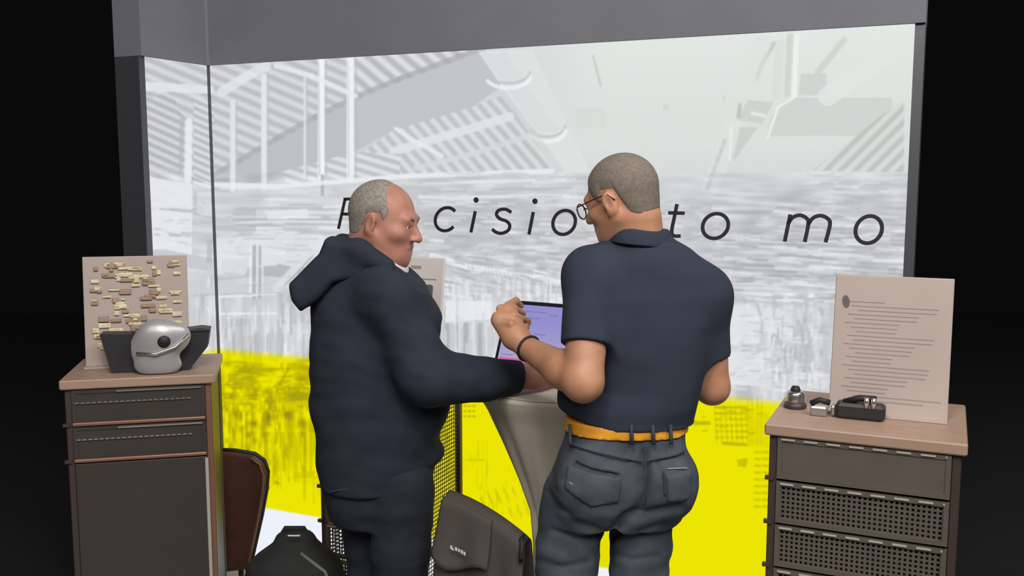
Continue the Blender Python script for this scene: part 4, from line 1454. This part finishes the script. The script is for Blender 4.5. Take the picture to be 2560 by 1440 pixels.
# left cabinet: its right front corner under pixel (546, 944)
LA = math.radians(13)
lcr = pt(528, 940, 3.10)
LWD = .45
lx, ly = lcr[0] - LWD * math.cos(LA), lcr[1] - LWD * math.sin(LA)
cab_l = cabinet((lx, ly, 0), LA, LWD, .36, CH, 'dark brown cabinet with two drawers above a plain door, near the corner', plain_from=2, dark=True)
rcl = pt(1925, 1062, 2.47)
cab_r = cabinet((rcl[0], rcl[1], 0), -BETA, .46, .42, CH, 'grey cabinet of perforated drawers to the right of the man in polo')
mcl = pt(800, 1200, 3.12)
cab_m = cabinet((mcl[0], mcl[1], 0), -BETA, .352, .36, CH, 'see-through perforated cabinet behind the man in the hooded jacket', see_through=True)
def cab_local(cab, x, y, z):
    c, s = math.cos(cab.rotation_euler[2]), math.sin(cab.rotation_euler[2])
    return (cab.location[0] + c * x - s * y, cab.location[1] + s * x + c * y, z)

# ---- display boards leaning back on the cabinets
def board(cab, x0, w_, y0, h_, lean, label, material):
    root = empty('display_board', cab_local(cab, x0, y0, CH + .001), cab.rotation_euler[2])
    tag(root, label, 'display board', 'display boards on the cabinets')
    t = math.tan(lean)
    def place(mb):
        return mb.xf(lambda p: np.array([p[0], p[1] + p[2] * t, p[2]]))
    place(MB().box((0, 0, 0), (w_, .012, h_), .002)).build('panel', material, root)
    place(MB().box((0, -.03, 0), (w_, .0, .006))).build('foot', material, root)
    mb = MB().tube([(w_ / 2, .012 + h_ * .7 * t, h_ * .7), (w_ / 2, .012 + h_ * .7 * t + .02, .003)], .004, 6)
    mb.build('strut', 'steel', root)
    return root, place
rb, pl = board(cab_m, .112, .250, .16, .372, math.radians(9), 'pale board with small product pictures beside the face of the jacketed man', 'board_pale')
pl(MB().box((.01, -.001, .30), (.225, .0, .304))).build('printed_line', 'print_grey', rb)
pl(MB().box((.125, -.001, .335), (.165, .0, .345))).build('printed_line', 'print_grey', rb)
for (x, z, ww, hh, mt) in ((.075, .245, .035, .045, 'print_dark'), (.135, .24, .026, .032, 'print_red'), (.178, .222, .036, .062, 'print_dark')):
    pl(MB().prism([(x + a, z + b_) for a, b_ in roundrect(ww, hh, .008)], (0, -.0015, 0), (1, 0, 0), (0, 0, 1), (0, 1, 0), .0012)).build('product_picture', mt, rb)
rb, pl = board(cab_r, .125, .30, .20, .372, math.radians(10), 'taupe text board on the perforated cabinet at the right', 'board_taupe')
for q in range(24):
    z = .30 - q * .0115
    x = .03 + (q * 7 % 5) * .008
    pl(MB().box((x, -.001, z), (x + .10 + (q * 13 % 7) * .02, .0, z + .0022))).build('printed_line', 'print_grey', rb)
pl(MB().prism([(.030 + .010 * math.cos(a), .300 + .017 * math.sin(a) - .4 * .010 * math.cos(a)) for a in np.linspace(0, 2 * math.pi, 11)[:-1]], (0, -.0015, 0), (1, 0, 0), (0, 0, 1), (0, 1, 0), .0012)).build('product_picture', 'print_dark', rb)
rb, pl = board(cab_l, .03, .335, .19, .372, math.radians(5), 'tan board with golden shimmer made of raised bits on the dark brown cabinet', 'board_taupe')
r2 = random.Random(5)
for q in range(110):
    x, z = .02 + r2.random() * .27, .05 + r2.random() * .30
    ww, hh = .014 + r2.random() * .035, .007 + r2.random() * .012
    pl(MB().box((x, -.006, z), (min(x + ww, .315), .0, z + hh), .003)).build('shimmer_bit', 'gold' if q % 3 else 'worktop', rb)  # golden shimmer put into pale raised bits

# ---- black tray with a silver mask-like device on the left cabinet
ZT = CH + .001
tr = empty('plastic_tray', cab_local(cab_l, .10, .055, ZT), LA)
tag(tr, 'black plastic tray standing on the dark brown cabinet', 'tray')
m = MB()
pr = [(0.03, 0), (.275, 0), (.335, .075), (.345, .135), (.315, .14), (.18, .125), (.0, .13)]
m.prism(pr, (0, .02, 0), (1, 0, 0), (0, 0, 1), (0, 1, 0), .07)
m.build('shell', 'tray_black', tr)
MB().box((.10, .016, .128), (.345, .022, .137), .002).xf(lambda p: p + np.array([0, 0, 0])).build('rim', 'tray_black', tr)
dv = empty('round_device', cab_local(cab_l, .222, .005, ZT + .0), LA)
tag(dv, 'silver rounded device with dark lens in front of the black tray', 'device')
Fd = Field((-.02, -.04, -.02), (.20, .10, .24), .004)
Fd.ell((.07, .026, .105), (.10, .034, .062), np.array(Matrix.Rotation(math.radians(-18), 3, 'Y')), .02)
Fd.ell((.06, .022, .128), (.055, .032, .052), None, .03)
Fd.ell((.06, .03, .03), (.075, .03, .04), None, .03)
Fd.clip(lambda X, Y, Z: .001 - Z)
V, Q = Fd.mesh()
mesh_obj('housing', relax(V, Q, 2), Q, 'silver_plastic', dv, True, local=True)
mm = MB().lathe([(.001, 0), (.018, .002), (.022, .008), (.022, .016)], 20)
mm.xf(lambda p: np.array([.085 + p[0], -.012 + p[2] - .006, .112 + p[1]])).build('lens', 'black_rubber', dv, True)
MB().tube([(.0, .0, .075), (.06, -.014, .072), (.12, -.008, .092), (.162, .01, .13)], .006, 8).build('guard_rim', 'chrome', dv, True)

# ---- small metal fittings on the right cabinet
def fitting_at(x, y):
    return cab_local(cab_r, x, y, CH + .001)
f1 = empty('pipe_clamp', fitting_at(.035, .20), -BETA)
tag(f1, 'silver round clamp fitting with dark core at the cabinet top corner', 'fitting')
MB().lathe([(.030, 0), (.032, .004), (.030, .012), (.026, .016)], 20).build('base', 'cabinet_dark', f1, True)
MB().lathe([(.024, .015), (.025, .020), (.024, .040), (.020, .046)], 20).build('ring', 'steel', f1, True)
MB().lathe([(.013, .044), (.014, .05), (.010, .060)], 16).build('core', 'black_rubber', f1, True)
f2 = empty('black_coupling', fitting_at(.15, .12), -BETA)
tag(f2, 'long black coupling with bright bolts on the perforated cabinet', 'fitting')
MB().box((0, 0, 0), (.125, .05, .042), .008).build('body', 'tray_black', f2)
MB().tube([(.02, .025, .040), (.06, .02, .056), (.10, .03, .054)], .009, 10).build('lever', 'black_rubber', f2, True)
for x in (.078, .096):
    MB().lathe([(.007, 0), (.007, .026), (.003, .028)], 10).xf(lambda p, x=x: p + np.array([x, .004, .034])).build('bolt', 'chrome', f2, True)
MB().box((-.012, .008, .004), (.0, .042, .03), .003).build('flange', 'steel', f2)
f3 = empty('steel_connector', fitting_at(.085, .12), -BETA)
tag(f3, 'small bright steel connector between clamp and black coupling', 'fitting')
MB().box((0, 0, 0), (.045, .03, .026), .004).build('block', 'steel', f3)
MB().tube([(.0, .015, .030), (.022, .015, .042), (.05, .018, .036)], .008, 10).build('hook', 'black_rubber', f3, True)

# ---- high table under a grey-beige stretch cover
tc = np.array([.142, 2.825])
tb = empty('high_table', (tc[0], tc[1], 0))
tb.scale = (1, 1, .983)
tag(tb, 'high round table under grey-beige stretch cover between the two men', 'table')
prof = [(.14, .004), (.138, .05), (.118, .17), (.098, .32), (.080, .46), (.078, .58), (.088, .70), (.122, .80), (.170, .92), (.214, 1.02), (.240, 1.065), (.249, 1.085), (.245, 1.094)]
pp = []
for i in range(len(prof) - 1):
    for t in np.linspace(0, 1, 4, endpoint=False):
        pp.append((prof[i][0] * (1 - t) + prof[i + 1][0] * t, prof[i][1] * (1 - t) + prof[i + 1][1] * t))
pp.append(prof[-1])
def fold(a, z):
    amt = .045 * math.exp(-((z - .75) / .3) ** 2)
    return 1 + amt * (math.sin(9 * a + 2.2 * z) * .6 + math.sin(17 * a - 3 * z) * .4)
MB().lathe(pp, 96, (0, 0), fold).build('stretch_cover', 'cover_cloth', tb, True)
MB().lathe([(.242, 1.0945), (.247, 1.0965), (.245, 1.0985), (.235, 1.1)], 64).build('tabletop', 'cover_cloth', tb)

# ---- tablet standing on the table, turned to the two men
al = math.radians(31)
r_ = np.array([math.cos(al), -math.sin(al), 0.0])
bl = pt(1229, 908, 2.93)
bl[2] = 1.0875
dY = .0
u_ = pt(1270, 739, 2.93 + .075) - pt(1229, 908, 2.93)
u_ -= r_ * (u_ @ r_)
LT = np.linalg.norm(u_)
u_ /= LT
LT += .018
n_ = np.cross(r_, u_)            # points at the viewer
if n_[1] > 0:
    n_ = -n_
tab = empty('tablet', tuple(bl))
tag(tab, 'tablet computer with lavender screen and pink bar standing on the high table', 'tablet')
TW = .285
def tb_box(a0, a1, b0, b1, n0, n1, rad=.0, name='case', mt='tablet_black', parent=None):
    P_ = roundrect(a1 - a0, b1 - b0, rad) if rad else [(0, 0), (a1 - a0, 0), (a1 - a0, b1 - b0), (0, b1 - b0)]
    m = MB().prism([(a0 + p[0], b0 + p[1]) for p in P_], n_ * n0, r_, u_, n_, n1 - n0)
    return m.build(name, mt, parent or tab)
tb_box(0, TW, 0, LT, -.008, 0, .012, 'case')
scr = bpy.data.materials.new('screen_glow')
scr.use_nodes = True
nt = scr.node_tree
nt.nodes.remove(nt.nodes['Principled BSDF'])
em = nt.nodes.new('ShaderNodeEmission')
tcn = nt.nodes.new('ShaderNodeTexCoord')
sx = nt.nodes.new('ShaderNodeSeparateXYZ')
rp = nt.nodes.new('ShaderNodeValToRGB')
rp.color_ramp.elements[0].position = 0.05
rp.color_ramp.elements[0].color = srgb(178, 168, 200)
rp.color_ramp.elements[1].position = 0.75
rp.color_ramp.elements[1].color = srgb(146, 143, 204)
nt.links.new(tcn.outputs['Generated'], sx.inputs[0])
nt.links.new(sx.outputs['Z'], rp.inputs[0])
nt.links.new(rp.outputs[0], em.inputs[0])
nt.links.new(em.outputs[0], nt.nodes['Material Output'].inputs['Surface'])
def glow(name, col, s=1.0):
    m = bpy.data.materials.new(name)
    m.use_nodes = True
    t_ = m.node_tree
    t_.nodes.remove(t_.nodes['Principled BSDF'])
    e = t_.nodes.new('ShaderNodeEmission')
    e.inputs[0].default_value = col
    e.inputs[1].default_value = s
    t_.links.new(e.outputs[0], t_.nodes['Material Output'].inputs['Surface'])
    return m
MATS['pink_glow'] = glow('pink_glow', srgb(214, 96, 160))
MATS['magenta_glow'] = glow('magenta_glow', srgb(130, 20, 84))
MATS['violet_glow'] = glow('violet_glow', srgb(122, 116, 178))
MATS['screen_glow'] = scr
sc_o = tb_box(.010, TW - .010, .012, LT - .012, 0, .0006, .004, 'screen', 'screen_glow')
tb_box(.010, TW - .010, .012, .040, .0006, .0010, 0, 'bar', 'magenta_glow', sc_o)
tb_box(.014, .20, .040, .054, .0006, .0010, 0, 'bar', 'pink_glow', sc_o)
for a0, a1, b_ in ((.075, .15, .205), (.16, .19, .198), (.075, .13, .185), (.115, .16, .135), (.02, .06, .062)):
    tb_box(a0, a1, b_, b_ + .0025, .0006, .0010, 0, 'text_line', 'violet_glow', sc_o)
MB().tube([np.array([0, 0, 0]) + r_ * .14 + u_ * .13 - n_ * .009, (r_ * .14 - n_ * .10) * np.array([1, 1, 0]) + np.array([0, 0, .002])], .005, 6).build('prop', 'tablet_black', tab)

# ---- chair with a grey jacket hung over its back, between the men
A_ = pt(1124, 1224, 2.59)
B_ = pt(1322, 1342, 2.47)
ch = empty('chair', ((A_[0] + B_[0]) / 2, (A_[1] + B_[1]) / 2, 0))
tag(ch, 'dark chair under the draped grey jacket between the two men', 'chair')
e1 = np.array([B_[0] - A_[0], B_[1] - A_[1], 0.0])
WC = np.linalg.norm(e1)
e1 /= WC
e2 = np.array([-e1[1], e1[0], 0.0])       # away from viewer, under the table
if e2[1] < 0:
    e2 = -e2
cw = WC * .86
def cb(lo, hi, bev=.004):
    m = MB().box(lo, hi, bev)
    return m.xf(lambda p: e1 * p[0] + e2 * p[1] + np.array([0, 0, p[2]]))
cb((-cw / 2, .03, .43), (cw / 2, .17, .465), .01).build('seat', 'chair_plastic', ch)
cb((-cw / 2 + .02, .012, .50), (cw / 2 - .02, .034, .74), .008).build('backrest', 'chair_plastic', ch)
for x in (-cw / 2 + .02, cw / 2 - .02):
    cb((x - .012, .014, 0), (x + .012, .038, .73), .003).build('leg', 'chair_plastic', ch)
    cb((x - .012, .14, 0), (x + .012, .164, .44), .003).build('leg', 'chair_plastic', ch)
jk = empty('draped_jacket', (ch.location[0], ch.location[1], .30))
tag(jk, 'charcoal grey jacket with tiny white logo draped over the chair back', 'jacket')
def drape(s, t, side):
    """s along the chair back 0..1, t down 0..1"""
    top = A_ * (1 - s) + B_ * s
    arch = .016 * math.sin(math.pi * s) ** 0.8
    p = np.array([top[0], top[1], top[2] + arch])
    drop = .52 * t
    out = .030 + .05 * t + .012 * math.sin(7 * s + 5 * t) * t + .018 * math.sin(15 * s - 3 * t + 1.0) * t
    rnd = min(1.0, t / .06)
    off = out * math.sqrt(max(0, 1 - (1 - rnd) ** 2))
    p = p - e2 * off * side + np.array([0, 0, -drop])
    p = p + e1 * ((s - .5) * (.10 if s < .5 else .03) * t)
    return p
ns, ntt = 34, 30
V = [drape(i / ns, j / ntt, 1) for j in range(ntt, -1, -1) for i in range(ns + 1)]
V += [drape(i / ns, j / ntt * .7, -.55) for j in range(1, ntt + 1) for i in range(ns + 1)]
rows = 2 * ntt + 1
f = [(j * (ns + 1) + i, j * (ns + 1) + i + 1, (j + 1) * (ns + 1) + i + 1, (j + 1) * (ns + 1) + i) for j in range(rows - 1) for i in range(ns)]
o = mesh_obj('jacket_body', V, f, 'jacket_grey', jk, True)
sm = o.modifiers.new('thick', 'SOLIDIFY')
sm.thickness = .008
# collar flap lying over the upper back
V = []
for j in range(13):
    for i in range(21):
        s, t = .0 + .62 * i / 20, .02 + (.30 + .05 * math.sin(i / 20 * 5)) * j / 12
        V.append(drape(s, t, 1) - e2 * (.006 + .016 * (j / 12) ** 2))
f = [(j * 21 + i, j * 21 + i + 1, (j + 1) * 21 + i + 1, (j + 1) * 21 + i) for j in range(12) for i in range(20)]
fl = mesh_obj('collar_flap', V, f, 'jacket_grey', jk, True)
sm = fl.modifiers.new('thick', 'SOLIDIFY')
sm.thickness = .006
sm.offset = 0
def on_drape(px, py, lift):
    best, bp = 1e9, None
    for s in np.linspace(0, 1, 61):
        for t in np.linspace(0, .5, 61):
            p = drape(s, t, 1)
            x, y = proj(p)
            d = (x - px) ** 2 + (y - py) ** 2
            if d < best:
                best, bp = d, p
    return bp - e2 * lift
for gx, gy, ww, hh in ((1143, 1358, .006, .010), (1150, 1361, .004, .005), (1157, 1362, .0065, .009), (1164, 1364, .005, .008), (1171, 1367, .0055, .010), (1177, 1371, .0055, .009)):
    p = on_drape(gx, gy, .034)
    MB().prism([(-ww / 2, -hh / 2), (ww / 2, -hh / 2 - .001), (ww / 2, hh / 2 - .001), (-ww / 2, hh / 2)], p, e1, (0, 0, 1), -e2, .0015).build('logo_mark', 'logo_white', fl, local=False)
ring = [on_drape(1318 + 10 * math.cos(a), 1368 + 34 * math.sin(a), .012) for a in np.linspace(0, 2 * math.pi, 17)[:-1]]
MB().tube(ring, .006, 6, closed=True).build('buckle_loop', 'black_rubber', jk, True, local=False)

# ---- brown chair beside the left cabinet
bc = pt(610, 1300, 3.66)
br = empty('leather_chair', (bc[0] - .02, 3.72, 0))
tag(br, 'dark brown leather chair with rounded back beside the dark cabinet', 'chair')
def back_pts(sc=1.0, dz=0.0):
    pts = [(-.22, .10), (-.13, .10), (.02, .12), (.045, .22), (.075, .34), (.098, .45), (.105, .52), (.092, .565), (.055, .592), (-.02, .605), (-.12, .61), (-.20, .59), (-.235, .52), (-.24, .30)]
    return [(x * sc, z + dz) for x, z in pts]
m = MB().prism(back_pts(), (0, -.02, 0), (1, 0, 0), (0, 0, 1), (0, 1, 0), .045)
o = m.build('backrest', 'chair_leather', br)
bv = o.modifiers.new('round', 'BEVEL')
bv.width = .014
bv.segments = 3
MB().tube([(x * .93 - .006, -.024, z * .985) for x, z in back_pts()[2:9]], .006, 8).build('edge_highlight', 'edge_highlight', br, True)  # lighter tube standing in for the highlight line inside the back's edge
MB().tube([(x, .0, z + .003) for x, z in back_pts()[2:11]], .009, 8).build('edge_band', 'chair_plastic', br, True)
m = MB().prism(roundrect(.29, .22, .05), (-.27, .03, .30), (1, 0, 0), (0, 1, 0), (0, 0, 1), .07)
m.build('seat', 'chair_leather', br)
for x, y in ((-.22, .05), (-.03, .05), (-.22, .22), (-.03, .22)):
    MB().tube([(x, y, .30), (x * 1.05, y, 0.0)], [.014, .010], 8).build('leg', 'chair_plastic', br, True)

# ---- black backpack on the floor
BY = 2.965
bp_ = pt(735, 1330, BY)
bk = empty('backpack', (bp_[0], BY, 0))
tag(bk, 'black rounded backpack with white stripe on the floor beside the jacketed man', 'backpack')
bx = bp_[0]
Fb = Field((bx - .24, BY - .16, -.02), (bx + .24, BY + .2, .60), .006)
zt = pt(735, 1332, BY)[2]
Fb.stack([(0.0, bx, BY, .15, .09), (.10, bx, BY, .165, .105), (.25, bx, BY, .163, .10), (zt - .16, bx, BY, .163, .095), (zt - .104, bx, BY + .005, .150, .085), (zt - .078, bx, BY + .01, .126, .075), (zt - .052, bx, BY + .01, .092, .062), (zt - .026, bx, BY + .01, .060, .05), (zt, bx, BY + .01, .03, .03)], .01, cap=.02)
Fb.ell((bx, BY - .09, .17), (.12, .045, .13), None, .03)
Fb.cone((bx - .04, BY + .005, zt - .02), (bx + .04, BY + .005, zt - .02), .022, .022, .03)
Fb.clip(lambda X, Y, Z: .001 - Z)
field_obj('bag_body', Fb, 'bag_black', bk, lambda V: .008 * vnoise(V, (14, 14, 14), 11))
a = pt(735, 1339, (BY - .055))
MB().tube([(a[0] - .019, a[1], a[2]), (a[0], a[1] - .004, a[2] + .001), (a[0] + .019, a[1], a[2])], .0026, 6).build('white_stripe', 'logo_white', bk, local=False)
MB().tube([(bx - .045, BY + .01, zt - .015), (bx - .03, BY + .01, zt + .012), (bx + .03, BY + .01, zt + .012), (bx + .045, BY + .01, zt - .015)], .008, 8).build('grab_handle', 'bag_black', bk, True, local=False)
for q, (x0, x1) in enumerate(((.03, .15), (.05, .16))):
    MB().tube([(bx + x0, BY - .045, zt - .05 - q * .02), (bx + .11, BY - .07, zt - .10 - q * .03), (bx + x1, BY - .08, zt - .19 - q * .03)], .006, 6).build('shoulder_strap', 'strap_grey', bk, True, local=False)
